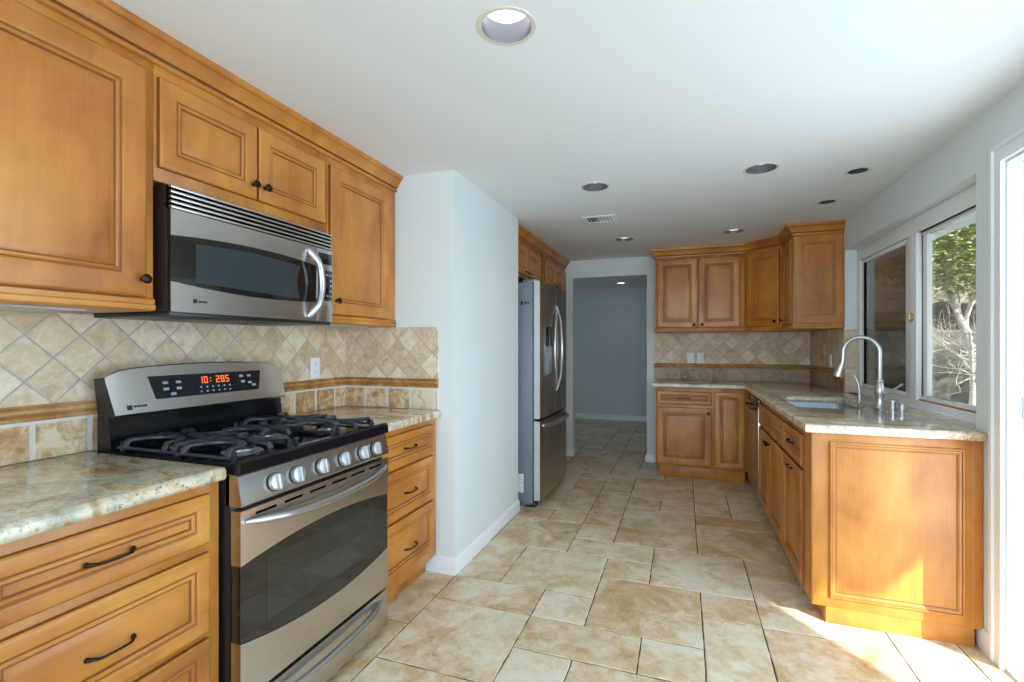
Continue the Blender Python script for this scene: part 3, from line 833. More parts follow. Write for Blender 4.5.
grate(.496, .741, [(.605, .175), (.605, .455)], 1)
# backguard
mb = MB()
prof_x(mb, .002, RW-.018, [(.585, .884), (.585, .922), (.598, 1.05), (.655, 1.05), (.655, .884)])
bg = mb.build('backguard', M['black'], rg, smooth=25)
mb = MB()
# console: front surface leaning back, top edge arched, ends flaring
NX = 44
def con(x):  # x in 0..1 -> top height
    return 1.166+.022*(1-abs(2*x-1)**12)+.018*(1-(2*x-1)**2)
rings = []
for k in range(NX+1):
    t = k/NX
    e = min(t, 1-t)
    xb = .004+(RW-.022)*t; xt = -.010+(RW-.006)*t
    zt = con(t); tk = .018 if 0 < k < NX else .010
    zb = 1.028
    rings.append([(xb, .572, zb), (xb, .566, zb+.008), (xb*.5+xt*.5, .582, (zb+zt)/2), (xt, .5985, zt-.003), (xt, .601, zt), (xt, .655, zt-.006), (xb, .655, zb)])
mb.loops(rings, 0, True, False, False); mb.face([v for v in mb.bm.verts[:7]] if False else [mb.bm.verts.new(p) for p in reversed(rings[0])], 1); mb.face([mb.bm.verts.new(p) for p in rings[-1]], 1)
co_ = mb.build('console', [M['steel'], M['blackmatte']], rg, smooth=20)
# display on the sloped face
def cons_pt(x, z, o=.0015):
    t = (z-1.036)/(1.185-1.036)
    return Vector((x, .566+.032*t-o, z))
def quad_on(mb, pts, th=.0012, mi=0):
    a = [cons_pt(x, z, .0008) for x, z in pts]; b = [cons_pt(x, z, .0008+th) for x, z in pts]
    mb.loops([a, b], mi, True, True, True)
mb = MB(); DX = .036; quad_on(mb, [(.180-DX, 1.078), (.632-DX, 1.078), (.655-DX, 1.162), (.160-DX, 1.162)], .0016); 
SEG = {'a': (0, 1, 1, 1), 'b': (1, .5, 1, 1), 'c': (1, 0, 1, .5), 'd': (0, 0, 1, 0), 'e': (0, 0, 0, .5), 'f': (0, .5, 0, 1), 'g': (0, .5, 1, .5)}
DIG = {'0': 'abcdef', '1': 'bc', '2': 'abged', '5': 'afgcd', '8': 'abcdefg'}
def seg_digit(ch, x, z, w, h):
    for s_ in DIG[ch]:
        u0, v0, u1, v1 = SEG[s_]
        t = .0019
        quad_on(mb, [(x+u0*w-t, z+v0*h-t), (x+u1*w+t, z+v0*h-t), (x+u1*w+t, z+v1*h+t), (x+u0*w-t, z+v1*h+t)], .0026, 1)
for k, ch in enumerate('10'): seg_digit(ch, .355-DX+k*.022, 1.124, .012, .024)
for k, ch in enumerate('285'): seg_digit(ch, .430-DX+k*.022, 1.124, .012, .024)
for zz in (1.130, 1.142): quad_on(mb, [(.402-DX, zz-.002), (.406-DX, zz-.002), (.406-DX, zz+.002), (.402-DX, zz+.002)], .0026, 1)
for xx, zz in [(.22, 1.135), (.27, 1.135), (.22, 1.112), (.27, 1.112), (.245, 1.092), (.55, 1.142), (.59, 1.142), (.555, 1.118), (.59, 1.112), (.61, 1.10)]:
    xx -= DX
    quad_on(mb, [(xx-.010, zz-.005), (xx+.010, zz-.005), (xx+.010, zz+.005), (xx-.010, zz+.005)], .0022, 2)
for k in range(6):
    for zz in (1.108, 1.091): quad_on(mb, [(.322+k*.026-.004, zz-.003), (.322+k*.026+.004, zz-.003), (.322+k*.026+.004, zz+.003), (.322+k*.026-.004, zz+.003)], .0022, 2)
mb.build('display_panel', [M['screen'], M['digits'], M['greykeys']], co_, smooth=0)
mb = MB(); quad_on(mb, [(.044, 1.050), (.060, 1.050), (.060, 1.066), (.044, 1.066)], .001)
for k, w in enumerate((.006, .007, .006, .006, .007)): quad_on(mb, [(.066+k*.009, 1.057), (.066+k*.009+w, 1.057), (.066+k*.009+w, 1.064), (.066+k*.009, 1.064)], .001)
mb.build('badge', M['blackmatte'], co_, smooth=0)

# ------------------------------------------------------------------ microwave
MW0, MWW = 1.091, .755; MZ0, MZ1 = 1.376, 1.792
mw = thing('microwave', 'stainless steel over-the-range microwave with curved handle above the range', 'microwave', (-1.545, MW0, MZ0), ROT_L)
mh = MZ1-MZ0
mb = MB(); mb.box(0, MWW, .020, .383, .012, mh, .002)
mb.build('body', simple('dark_brown_case', (.035, .022, .020), .3), mw)
mb = MB(); mb.box(.002, MWW-.002, .010, .386, -.006, .012, .003)
mb.box(.12, .30, .10, .28, -.008, -.004, .001); mb.box(.45, .63, .10, .28, -.008, -.004, .001)
mb.build('underside', M['blackmatte'], mw)
mb = MB(); mb.box(0, MWW, .012, .022, .342, mh-.001)
vg = mb.build('vent_grille', M['void'], mw)
for k in range(5):
    mb = MB(); zc = .3455+k*.0162
    mb.box(0, MWW, -.001, .014, zc-.0040, zc+.0040, .0015); mb.build('louver', M['steel'], vg, smooth=25)
DWW = .650  # door width
def mcurve(a, m_, b):
    def f(x):
        t = x/DWW; return a*(1-t)*(1-2*t)+m_*4*t*(1-t)+b*t*(2*t-1)
    return f
mt_ = mcurve(.253, .272, .256); mbm_ = mcurve(.105, .083, .094)
mb = MB(); mb.band(0, DWW, mt_, lambda x: .338, 0, .005, 28); mb.band(0, DWW, lambda x: .008, mbm_, 0, .005, 28); mb.box(.0015, DWW-.001, .0045, .0215, .009, .337, 0, 1)
md = mb.build('door', [M['steel'], M['blackmatte']], mw, smooth=25)
mb = MB(); mb.band(.0, DWW, lambda x: mbm_(x)+.0004, lambda x: mt_(x)-.0004, .002, .0044, 28); dg = mb.build('door_glass', M['ovenglass'], md, smooth=25)
mb = MB()
pts = [(.085, .110), (.555, .098)]+[(.555-.018*math.sin(PI*k/8), .098+(.240-.098)*k/8) for k in range(1, 8)]+[(.555, .240), (.30, .252), (.085, .240)]
mb.loops([[(x, .0008, z) for x, z in pts], [(x, .0022, z) for x, z in pts]], 0, True, True, True)
mb.build('viewing_window', M['mwwin'], md, smooth=0)
mb = MB()
for k in range(2): pass
P = []
for k in range(25):
    t = k/24; s_ = math.sin(PI*t)
    P.append((.600+.045*s_, -.002-.034*min(1, 1.8*s_), .022+(.322-.022)*t))
mb.tube(P, [.007]+[.0125]*23+[.007], 12, flat=1.15); mb.build('handle', M['chrome'], md)
mb = MB(); mb.box(DWW+.003, MWW, 0, .022, .108, .338, .001); mb.box(DWW+.003, MWW, 0, .022, .008, .104, .001)
cpn = mb.build('control_panel', M['steel'], mw, smooth=25)
mb = MB(); mb.box(DWW+.010, MWW-.004, -.0012, .004, .110, .243, .0005); mb.box(DWW+.012, MWW-.006, -.0012, .004, .270, .320, .0005)
for r_ in range(5):
    for q in range(4):
        if 1 <= r_ <= 3 and 1 <= q <= 2: continue
        mb.box(DWW+.020+q*.022, DWW+.032+q*.022, -.0018, 0, .122+r_*.024, .130+r_*.024, mi=1)
mb.lathe([(.0005, 0), (.017, 0), (.015, .006), (.0005, .007)], 18, mi=2, mat=Matrix.Translation((DWW+.058, -.001, .178)) @ rot_to((0, -1, 0)))
mb.build('keypad', [M['screen'], M['greykeys'], M['blackmatte']], cpn, smooth=25)
mb = MB(); mb.box(.075, .089, -.0008, .002, .040, .054)
for k, w in enumerate((.006, .006, .006, .006)): mb.box(.094+k*.008, .094+k*.008+w, -.0008, .002, .043, .050)
mb.build('badge', M['blackmatte'], md)

# ------------------------------------------------------------------ fridge (local x along front, y=0 door front)
FR0, FRW = 3.625, .905
fg = thing('refrigerator', 'tall stainless french door refrigerator with bottom freezer in the alcove', 'refrigerator', (-1.040, FR0, 0), ROT_L)
mb = MB(); mb.box(0, FRW, .075, .80, .035, 1.775, .006); mb.box(.01, FRW-.01, .10, .79, .02, .04)
mb.build('body', M['fridge_side'], fg)
for sx in (.05, FRW-.05):
    mb = MB(); mb.box(sx-.035, sx+.035, .055, .14, .0, .035, .006); mb.build('foot', M['blackmatte'], fg)
    mb = MB(); mb.box(sx-.045, sx+.045, .045, .16, 1.775, 1.797, .005); mb.build('hinge_cover', M['fridge_side'], fg)
def bulge(mb, x0, x1, z0, z1, th=.065):
    n = 14; rings = []
    for k in range(n+1):
        x = x0+(x1-x0)*k/n
        t = x/FRW; y = .010*(2*t-1)**2
        e = .006 if k in (0, n) else 0
        rings.append([(x, y+e, z0+e), (x, y+e, z1-e), (x, y+.008+e, z1), (x, th, z1), (x, th, z0), (x, y+.008+e, z0)])
    mb.loops(rings, 0, True, True, True)
    # side edges take the lighter edge finish
    for f in mb.bm.faces:
        if abs(f.normal.x) > .9: f.material_index = 1
HF = FRW/2
fz = .698
for k in (0, 1):
    mb = MB(); bulge(mb, .002+k*(HF+.001), HF-.003+k*(HF+.001), fz+.004, 1.785); mb.bm.normal_update()
    for f in mb.bm.faces:
        if abs(f.normal.x) > .9: f.material_index = 1
    fd = mb.build('door', [M['steel_v'], M['door_edge']], fg, smooth=30)
    mb = MB(); s_ = -1 if k == 0 else 1; P = []
    for q in range(25):
        t = q/24; sn = math.sin(PI*t)
        P.append((HF+s_*(.014+.115*sn), .003-.024*min(1, 2.2*sn), .885+.735*t))
    mb.tube(P, [.009]+[.0135]*23+[.009], 12); mb.build('handle', M['chrome'], fd)
    if k == 0:
        mb = MB(); mb.box(.105, .315, -.0015, .012, 1.03, 1.44, .004); mb.box(.115, .305, -.003, .004, 1.275, 1.43, .003, 1); mb.box(.115, .305, -.004, .004, 1.04, 1.265, .003, 2)
        mb.build('dispenser', [simple('dispenser_grey', (.12, .13, .15), .3, .4), M['black'], simple('dispenser_panel', (.30, .38, .46), .25, .2)], fd)
mb = MB(); bulge(mb, .002, FRW-.002, .060, fz-.018); mb.bm.normal_update()
for f in mb.bm.faces:
    if abs(f.normal.x) > .9: f.material_index = 1
fz_o = mb.build('freezer_drawer', [M['steel_v'], M['door_edge']], fg, smooth=30)
mb = MB(); P = bow(.07, FRW-.07, .640, .640, .048, 0, 24, y=.004); mb.tube(P, [.009]+[.0145]*23+[.009], 12); mb.build('handle', M['chrome'], fz_o)
mb = MB(); mb.box(-.0012, .0005, .150, .195, .115, .262); 
lb = mb.build('sticker', M['plate_white'], fg); lb['label'] = 'white paper sticker low on the grey side'
mb = MB()
for k in range(6): mb.box(-.0016, -.001, .158, .187-.006*(k % 3), .128+k*.021, .132+k*.021)
mb.build('printing', M['greykeys'], lb)
mb = MB()
for k, (a, b2) in enumerate(((.165, .030), (.135, .022), (.112, .012))): mb.box(-.0012, .0005, a-.010, a+.006, 1.612-b2/2, 1.612+b2/2)
mb.build('side_marks', M['blackmatte'], fg)

# cabinets above and beyond the fridge
FXC = -1.296; FCD = FXC-XL-.002
c = thing('wall_cabinet', 'deep upper cabinet with two doors directly above the refrigerator', 'cabinet', (FXC, YP2+.002, 1.855), ROT_L)
w = 4.468-YP2-.002
carcass(c, w, FCD, ZT-1.855)
d = front('door', c, .030, .492, .025, 2.125-1.855, .055); pull(d, .44, .055, .09)
d = front('door', c, .498, w-.045, .025, 2.125-1.855, .055); pull(d, .556, .055, .09)
pc = thing('pantry_cabinet', 'tall pantry cabinet beyond the refrigerator against the far wall', 'cabinet', (FXC, 4.560, 0), ROT_L)
w = YB-4.560-.004
carcass(pc, w, FCD, ZT, .085, toe=.06)
for x0, x1, kx in ((.030, .425, .385), (.432, w-.03, .470)):
    d = front('door', pc, x0, x1, 1.880, 2.125, .050); pull(d, kx+(.01 if kx > .43 else -.01), 1.905, .07)
    d = front('door', pc, x0, x1, .12, 1.840, .055); pull(d, kx, 1.1, .09)
# filler between the two
crown('maple crown moulding above the refrigerator cabinets', [(FXC, YP2+.002), (FXC, YB-.002)])

# ------------------------------------------------------------------ right side: upper cabinets
YU = 5.150; XU = .838; ZR = 1.412
BXL = -.270
c = thing('wall_cabinet', 'two-door upper cabinet on the far wall beside the opening', 'cabinet', (BXL, YU, ZR), 0)
w = .558-BXL
carcass(c, w, YB-YU-.01, ZT-ZR)
d = front('door', c, .018, .018+.385, .045, 2.146-ZR, .060); knob(d, .370, .072)
d = front('door', c, .411, .411+.375, .045, 2.146-ZR, .060); knob(d, .446, .072)
light_rail(c, [(0, .30), (0, 0), (w, 0)], 0)
ang = -PI/4
dl_ = math.hypot(XU-.56, 4.872-YU)
c = thing('corner_cabinet', 'diagonal corner upper cabinet with one narrow door', 'cabinet', (.560, YU, ZR), math.atan2(4.872-YU, XU-.56))
A = c.rotation_euler.z
mb = MB()
def toloc(p): 
    q = Matrix.Rotation(-A, 2) @ Vector((p[0]-.560, p[1]-YU)); return (q.x, q.y)
poly = [toloc(p) for p in ((.560, YU), (XU, 4.872), (XR-.01, 4.872), (XR-.01, YB-.01), (.560, YB-.01))]
mb.prism(poly, 0, ZT-ZR); mb.build('body', M['wood_v'], c, smooth=0)
d = front('door', c, .028, dl_-.028, .045, 2.146-ZR, .055); knob(d, dl_-.058, .085)
light_rail(c, [(0.0, 0), (dl_, 0)], 0)
c = thing('wall_cabinet', 'upper cabinet beside the sink window with a framed end panel', 'cabinet', (XU, 4.870, ZR), ROT_R)
w = 4.870-4.452
carcass(c, w, XR-XU-.002, ZT-ZR)
d = front('door', c, .075, w-.012, .045, 2.146-ZR, .055); knob(d, .105, .085)
light_rail(c, [(0, 0), (w, 0), (w, XR-XU-.012)], 0)
# end panel: applied frame on the near side (local +x face)
mb = MB()
dd = XR-XU-.002
def xpanel(mb, X, y0, y1, z0, z1, prof, mis):
    rings = [[(X+a, y0+i, z0+i), (X+a, y1-i, z0+i), (X+a, y1-i, z1-i), (X+a, y0+i, z1-i)] for i, a in prof]
    mb.loops(rings, mis=mis, cap1=True)
EP = [(0, .0002), (0, .004), (.003, .006), (.055, .006), (.057, .003), (.061, .0045), (.068, .0045), (.071, .0005), (.076, .0005)]
xpanel(mb, w, .006, dd-.002, 0.048, 2.158-ZR, EP, [0, 0, 0, 1, 0, 0, 1, 0, 0])
mb.build('end_panel', [M['wood_v'], M['glaze_and_shade']], c, smooth=28)
crown('maple crown moulding wrapping the upper cabinets in the far corner', [(BXL, YB-.002), (BXL, YU), (.560, YU), (XU, 4.872), (XU, 4.452), (XR-.002, 4.452)][::1])

# ------------------------------------------------------------------ right side: base cabinets
YF = 4.900; XF = .560
c = base('base cabinet on the far wall with one drawer and two doors', -.254, YF, 0, XF+.254-.0005, YB-YF-.012, toe=.065, z0=.116)
ox = .254
d = front('drawer', c, -.241+ox, .252+ox, .712, .838, .040); pull(d, .006+ox, .772, .10)
d = front('door', c, -.241+ox, .252+ox, .136, .685, .062); knob(d, .222+ox, .640)
d = front('door', c, .276+ox, .534+ox, .136, .842, .052)
# filler that turns the corner
mb = MB(); mb.box(XF-.0003+ox, XF+.02+ox, -(YF-4.742), -.001, .116, .8745, .001); mb.box(XF+.05+ox, XF+.068+ox, -(YF-4.742), .07, 0, .085)
mb.build('corner_filler', M['wood_v'], c, smooth=0)
# dishwasher
dw = thing('dishwasher', 'built-in dishwasher with steel door under the granite beside the corner', 'dishwasher', (.540, 4.738, 0), ROT_R)
mb = MB(); mb.box(.004, .606, .052, .60, .02, .868, .003); mb.box(.02, .59, .075, .10, .0, .10)
mb.build('body', M['blackmatte'], dw)
mb = MB(); mb.box(.003, .607, 0, .050, .095, .800, .004)
dd_ = mb.build('door', [M['steel_v']], dw, smooth=30)
mb = MB(); mb.box(.003, .607, -.002, .050, .803, .866, .004); cpl = mb.build('control_strip', M['black'], dw, smooth=30)
mb = MB(); P = bow(.06, .55, .775, .775, .030, 0, 20, y=.0); mb.tube(P, [.006]+[.009]*19+[.006], 10); mb.build('handle', M['blackmatte'], dd_)
# sink base
SY1, SY0 = 4.125, 3.165
c = base('sink base cabinet with two doors next to the dishwasher', XF, SY1, ROT_R, SY1-SY0-.0005, XR-XF-.012, open_top=True, toe=.055)
w = SY1-SY0
d = front('drawer', c, .025, w-.010, .683, .836, .042)
d.name = 'false_drawer_front'
d = front('door', c, .025, w/2-.004, .100, .662, .058); knob(d, w/2-.040, .615)
d = front('door', c, w/2+.004, w-.010, .100, .662, .058); knob(d, w/2+.040, .615)
c = base('end base cabinet of the sink run with a large framed end panel', XF, SY0, ROT_R, SY0-2.577, XR-XF-.003, toe=.055, z0=.078)
w = SY0-2.577
d = front('drawer', c, .010, .462, .683, .836, .042); pull(d, .236, .765, .09)
d = front('door', c, .010, .462, .100, .662, .058); pull(d, .236, .630, .09)
mb = MB()
xpanel(mb, w, .004, XR-XF-.014, .078, .8745, [(0, 0), (0, .002), (.002, .003), (.066, .003), (.0665, .001)], [0, 0, 0, 0, 0])
# applied moulding
y0, y1, z0, z1 = .070, .566, .120, .836
pr2 = [(0, .0012), (0, .009), (.004, .013), (.010, .013), (.013, .009), (.020, .0085), (.025, .004), (.0265, .0025), (.030, .0025)]
xpanel(mb, w, y0, y1, z0, z1, pr2, [0, 0, 0, 1, 0, 0, 1, 1, 0])
mb.box(w-.001, w+.004, XR-XF-.042, XR-XF-.003, .078, .8745, .001)
mb.build('end_panel', [M['wood_v'], M['glaze_and_shade']], c, smooth=28)
mb = MB(); mb.box(w-.010, w-.001, .058, XR-XF-.03, 0, .0775); mb.build('toe_board', M['wood_h'], c, smooth=0)

# ------------------------------------------------------------------ sink and fittings
sk = thing('sink', 'undermount stainless steel sink set into the granite by the window', 'sink', ((HX0+HX1)/2, (HY0+HY1)/2, .690))
cx, cy = (HX0+HX1)/2, (HY0+HY1)/2
a, b2 = (HX1-HX0)/2, (HY1-HY0)/2
mb = MB()
def rr(i, z, r): return [(x, y, z) for x, y in rrect(-a+i, a-i, -b2+i, b2-i, r, 6)]
mb.loops([rr(-.02, .1855, .06), rr(.002, .1855, .05), rr(.004, .180, .05), rr(.010, .05, .06), rr(.020, .022, .06), rr(.045, .012, .05), rr(.15, .006, .02)], 0, True, False, True)
mb.loops([rr(-.02, .1835, .06), rr(-.003, .18, .05), rr(.004, .045, .06), rr(.04, 0, .05)], 0, True, False, True)
mb.build('basin', M['sinksteel'], sk, smooth=50)
mb = MB(); mb.lathe([(.0005, .0065), (.040, .0065), (.043, .009), (.045, .0065)], 20); mb.build('drain', M['chrome'], sk)
ft = thing('faucet', 'tall gooseneck pull-down faucet in brushed nickel beside the sink', 'faucet', (1.058, 3.305, .914))
mb = MB(); mb.lathe([(.0005, 0), (.029, 0), (.030, .006), (.025, .012), (.022, .030), (.019, .050), (.022, .075), (.0255, .095), (.0255, .112), (.021, .130), (.0165, .148), (.0185, .152), (.0185, .160), (.0150, .166), (.0005, .166)], 28)
mb.build('base', M['chrome'], ft)
dirv = Vector((-.90, .43)).normalized(); R_ = .088; zc = .166+.155
P = [(0, 0, .160), (0, 0, .20), (0, 0, .26), (0, 0, zc)]
for k in range(1, 17):
    an = PI*k/16*1.02
    P.append((dirv.x*R_*(1-math.cos(an)), dirv.y*R_*(1-math.cos(an)), zc+R_*math.sin(an)))
end = Vector(P[-1]); P.append(tuple(end+Vector((dirv.x*.002, dirv.y*.002, -.048))))
mb = MB(); mb.tube(P, .0118, 16); mb.build('spout', M['chrome'], ft)
e2 = Vector(P[-1]); hd = Vector((dirv.x*.30, dirv.y*.30, -1)).normalized()
mb = MB(); mb.lathe([(.0005, -.006), (.0135, -.006), (.0135, .010), (.0165, .020), (.0205, .052), (.0265, .084), (.0265, .094), (.022, .098), (.0005, .098)], 24, mat=Matrix.Translation(e2) @ rot_to(hd))
mb.build('spray_head', M['chrome'], ft)
mb = MB(); mb.tube([(.010, -.016, .088), (.034, -.036, .100), (.060, -.060, .125), (.080, -.078, .148)], [.011, .0075, .006, .0065], 12); mb.build('lever', M['chrome'], ft)
wt = thing('filter_tap', 'slim curved drinking water tap behind the sink', 'tap', (1.075, 3.700, .914))
mb = MB(); mb.lathe([(.0005, 0), (.017, 0), (.016, .006), (.011, .012), (.011, .050), (.008, .056), (.0005, .057)], 20); mb.build('base', M['chrome'], wt)
mb = MB(); mb.tube([(0, 0, .05), (-.002, .001, .09), (-.010, .004, .13), (-.024, .010, .165), (-.042, .018, .180), (-.060, .026, .178), (-.070, .030, .165)], .0052, 10); mb.build('spout', M['chrome'], wt)
mb = MB(); mb.tube([(-.008, 0, .042), (-.030, .008, .048), (-.052, .014, .052)], [.006, .004, .0045], 10); mb.build('lever', M['blackmatte'], wt)
for (x, y, hh, lab, nm, ct) in ((1.105, 3.262, .058, 'short nickel dishwasher air gap cap just right of the faucet', 'air_gap', 'cap'), (1.133, 3.222, .042, 'small nickel soap dispenser cap furthest right of the faucet', 'soap_dispenser', 'cap')):
    t_ = thing(nm, lab, ct, (x, y, .914))
    mb = MB(); mb.lathe([(.0005, 0), (.021, 0), (.021, .004), (.017, .006), (.0005, .006)], 20); mb.build('flange', M['chrome'], t_)
    mb = MB(); mb.lathe([(.0005, .006), (.0185, .006), (.0190, hh-.014), (.0205, hh-.012), (.0205, hh-.003), (.017, hh), (.0005, hh)], 22); mb.build('cap', M['chrome'], t_)

# ------------------------------------------------------------------ wall plates
def outlet(label, loc, rot, w=.072, h=.115, kind='outlet', name='wall_outlet'):
    o = thing(name, label, kind, loc, rot)
    mb = MB(); mb.box(-w/2, w/2, -.006, 0, -h/2, h/2, .0025); pl = mb.build('plate', M['plate_white'], o)
    if name == 'wall_outlet':
        for s_ in (-1, 1):
            mb = MB(); mb.lathe([(.0005, 0), (.0165, 0), (.0165, .0015), (.0005, .0016)], 20, mat=Matrix.Translation((0, -.006, s_*.022)) @ rot_to((0, -1, 0)))
            for q in (-.006, .006): mb.box(q-.001, q+.001, -.0080, -.0074, s_*.022-.001, s_*.022+.008, mi=1)
            mb.box(-.002, .002, -.0080, -.0074, s_*.022-.010, s_*.022-.006, mi=1); mb.build('socket', [M['plate_white'], M['greykeys']], pl)
    else:
        mb = MB(); mb.box(-.016, .016, -.0085, -.005, -.033, .033, .0015); mb.build('rocker', M['plate_white'], pl)
    return o
outlet('white wall outlet on the diamond tiles right of the range', (XL+.0085, 2.156, 1.150), ROT_L)
outlet('white wall outlet on the far tiles nearer the opening', (.075, YB-.0085, 1.145), 0)
outlet('white light switch on the far tiles just right of an outlet', (.169, YB-.0085, 1.145), 0, kind='switch', name='light_switch')
outlet('white wall switch on the side tiles near the sink window', (XR-.0085, 4.775, 1.150), ROT_R, kind='switch', name='light_switch')

# ------------------------------------------------------------------ recessed lights
def downlight(x, y, z, state, label, mat_lamp, energy):
    D = {'on': .048, 'glow': .018, 'far': .003, 'dim': .038}.get(state, .040); LR = lr(state)
    o = thing('recessed_light', label, 'light', (x, y, z), 0, None)
    mb = MB(); mb.lathe([(LR-.005, -.0035), (LR+.002, -.0045), (LR+.008, -.0035), (LR+.010, -.0003), (LR-.002, .002), (LR-.005, .002)], 40, caps=False);
    mb.build('trim_ring', M['ring_cream'], o, smooth=40)
    mb = MB(); mb.lathe([(LR-.0045, -.003), (LR-.0045, .002), (LR-.0085, D*.6), (LR-.0105, D), (LR-.0125, D+.009)], 40, caps=False); mb.lathe([(LR+.004, .001), (LR+.004, .13), (.0005, .13)], 40, caps=False)
    mb.build('baffle', M['baffle'], o, smooth=40)
    mb = MB(); mb.lathe([(.0005, D-.001), (LR*.55, D), (LR*.75, D+.003), (LR-.0125, D+.009)], 36, caps=False); mb.build('lamp', mat_lamp, o, smooth=60)
    if energy:
        l = light('lamp_glow', 'SPOT', (0, 0, -.012), energy, (1.0, .88, .72), None, .05, spot_size=math.radians(120), spot_blend=.6)
        l.parent = o; l.location = (0, 0, -.012)
    return o
labs = ['large bright recessed ceiling light nearest the viewer', 'recessed ceiling light between the near lit one and the air vent', 'recessed ceiling light at mid room, in line with the one above the corner cabinets',
        'dark recessed ceiling light over the counter, the nearer of two by the window wall', 'dark recessed ceiling light over the counter, the farther of two by the window wall',
        'lit recessed ceiling light just in front of the far upper cabinets', 'lit recessed ceiling light beyond the air vent near the opening']
for (x, y, s_), lb_ in zip(LIGHTS, labs):
    downlight(x, y, H, s_, lb_, M['lamp_on'] if s_ == 'on' else (M['lamp_dim'] if s_ in ('dim', 'glow') else M['lamp_off']), {'on': 8, 'dim': 1.2, 'glow': 1.2, 'off': 0}[s_])
downlight(FAR_L[0], FAR_L[1], H+.02, 'far', 'lit recessed ceiling light in the far room beyond the opening', M['lamp_on'], 1.5)
# air vent
av = thing('air_vent', 'white rectangular air register on the ceiling', 'vent', (-.606, 3.745, H))
mb = MB(); w, h = .125, .097
mb.loops([[(-w, -h, -.0005), (w, -h, -.0005), (w, h, -.0005), (-w, h, -.0005)], [(-w, -h, -.005), (w, -h, -.005), (w, h, -.005), (-w, h, -.005)], [(-w+.02, -h+.02, -.008), (w-.02, -h+.02, -.008), (w-.02, h-.02, -.008), (-w+.02, h-.02, -.008)], [(-w+.022, -h+.022, -.002), (w-.022, -h+.022, -.002), (w-.022, h-.022, -.002), (-w+.022, h-.022, -.002)]], 0, True, False, False)
mb.build('frame', M['white_trim'], av, smooth=20)
mb = MB(); mb.box(-w+.018, w-.018, -h+.018, h-.018, -.0018, -.0008); mb.build('backing', M['blackmatte'], av)
for k in range(9):
    mb = MB(); x = -w+.030+k*(2*w-.060)/8
    mb.box(-.008, .008, -h+.022, h-.022, -.0006, .0006, mat=Matrix.Translation((x, 0, -.0055)) @ Matrix.Rotation(.6 if k < 4 else -.6, 4, 'Y')); mb.build('louver', M['white_trim'], av, smooth=0)

# ------------------------------------------------------------------ outdoors
def hz(x, y):
    t = max(0, x-2.3); u = max(0, y-5)
    z = -.05+.52*min(t, 2.1)+.12*max(0, min(t, 4)-2.1)+.035*u*min(1, t)*.6
    z += max(0, y-11)*.16*min(1, t)+max(0, x-5.3)*.10
    return z+.10*math.sin(x*2.1+y*1.3)*min(1, t)+.06*math.sin(x*4.3-y*2.9)*min(1, t)
mb = MB(); NXh, NYh = 44, 60
gv = [[None]*(NYh+1) for _ in range(NXh+1)]
for i in range(NXh+1):
    for j in range(NYh+1):
        x = 2.3+(18-2.3)*(i/NXh)**1.3; y = -3+(36)*(j/NYh)
        gv[i][j] = mb.bm.verts.new((x, y, hz(x, y)))
for i in range(NXh):
    for j in range(NYh): mb.face([gv[i][j], gv[i+1][j], gv[i+1][j+1], gv[i][j+1]])
struct(mb.build('hillside', M['hill'], smooth=80))
mb = MB(); mb.box(1.33, 2.4, -8, 33, -.20, -.03); mb.box(2.4, 9, -14, -3.0, -.20, -.03); struct(mb.build('patio_slab', M['concrete'], smooth=0))
mb = MB(); mb.box(-6, 1.33, -14, YN-.1, -.2, -.03); struct(mb.build('yard', M['concrete'], smooth=0))
# window eave plus an unseen added blocker that shapes the sun patch at the door
# edge chosen so its shadow falls across the floor inside the door
RZ = 2.24
def shade_edge(x, y, z):   # point of the blocker edge that throws its shadow on (x, y, z)
    k = (RZ-z)/math.tan(el); return (x+.8*k, y-.6*k)
EDGE = [shade_edge(*p) for p in ((1.75, .89, 0), (.602, 2.447, 0), (.500, 2.577, .0), (.634, 2.577, .20), (.665, 2.577, .150), (.825, 2.577, .150), (.985, 2.577, .36), (1.09, 2.577, .44))]
mb = MB()
poly = [(1.335, -3.5), (EDGE[0][0], -3.5)]+EDGE+[(3.30, 2.6), (3.2, 3.1), (2.15, 4.3), (2.15, 14), (1.335, 14)]
b2 = bmesh.new(); vs = [b2.verts.new((x, y, RZ)) for x, y in poly]
for i in range(len(vs)): b2.edges.new((vs[i], vs[(i+1) % len(vs)]))
bmesh.ops.triangle_fill(b2, use_beauty=True, edges=list(b2.edges)); mb.add_bm(b2, 0)
b2 = bmesh.new(); vs = [b2.verts.new((x, y, RZ+.06)) for x, y in poly]
for i in range(len(vs)): b2.edges.new((vs[i], vs[(i+1) % len(vs)]))
bmesh.ops.triangle_fill(b2, use_beauty=True, edges=list(b2.edges)); mb.add_bm(b2, 0)
mb.loops([[(x, y, RZ) for x, y in poly], [(x, y, RZ+.06) for x, y in poly]])
struct(mb.build('eave_sun_blocker', M['soffit'], smooth=0))

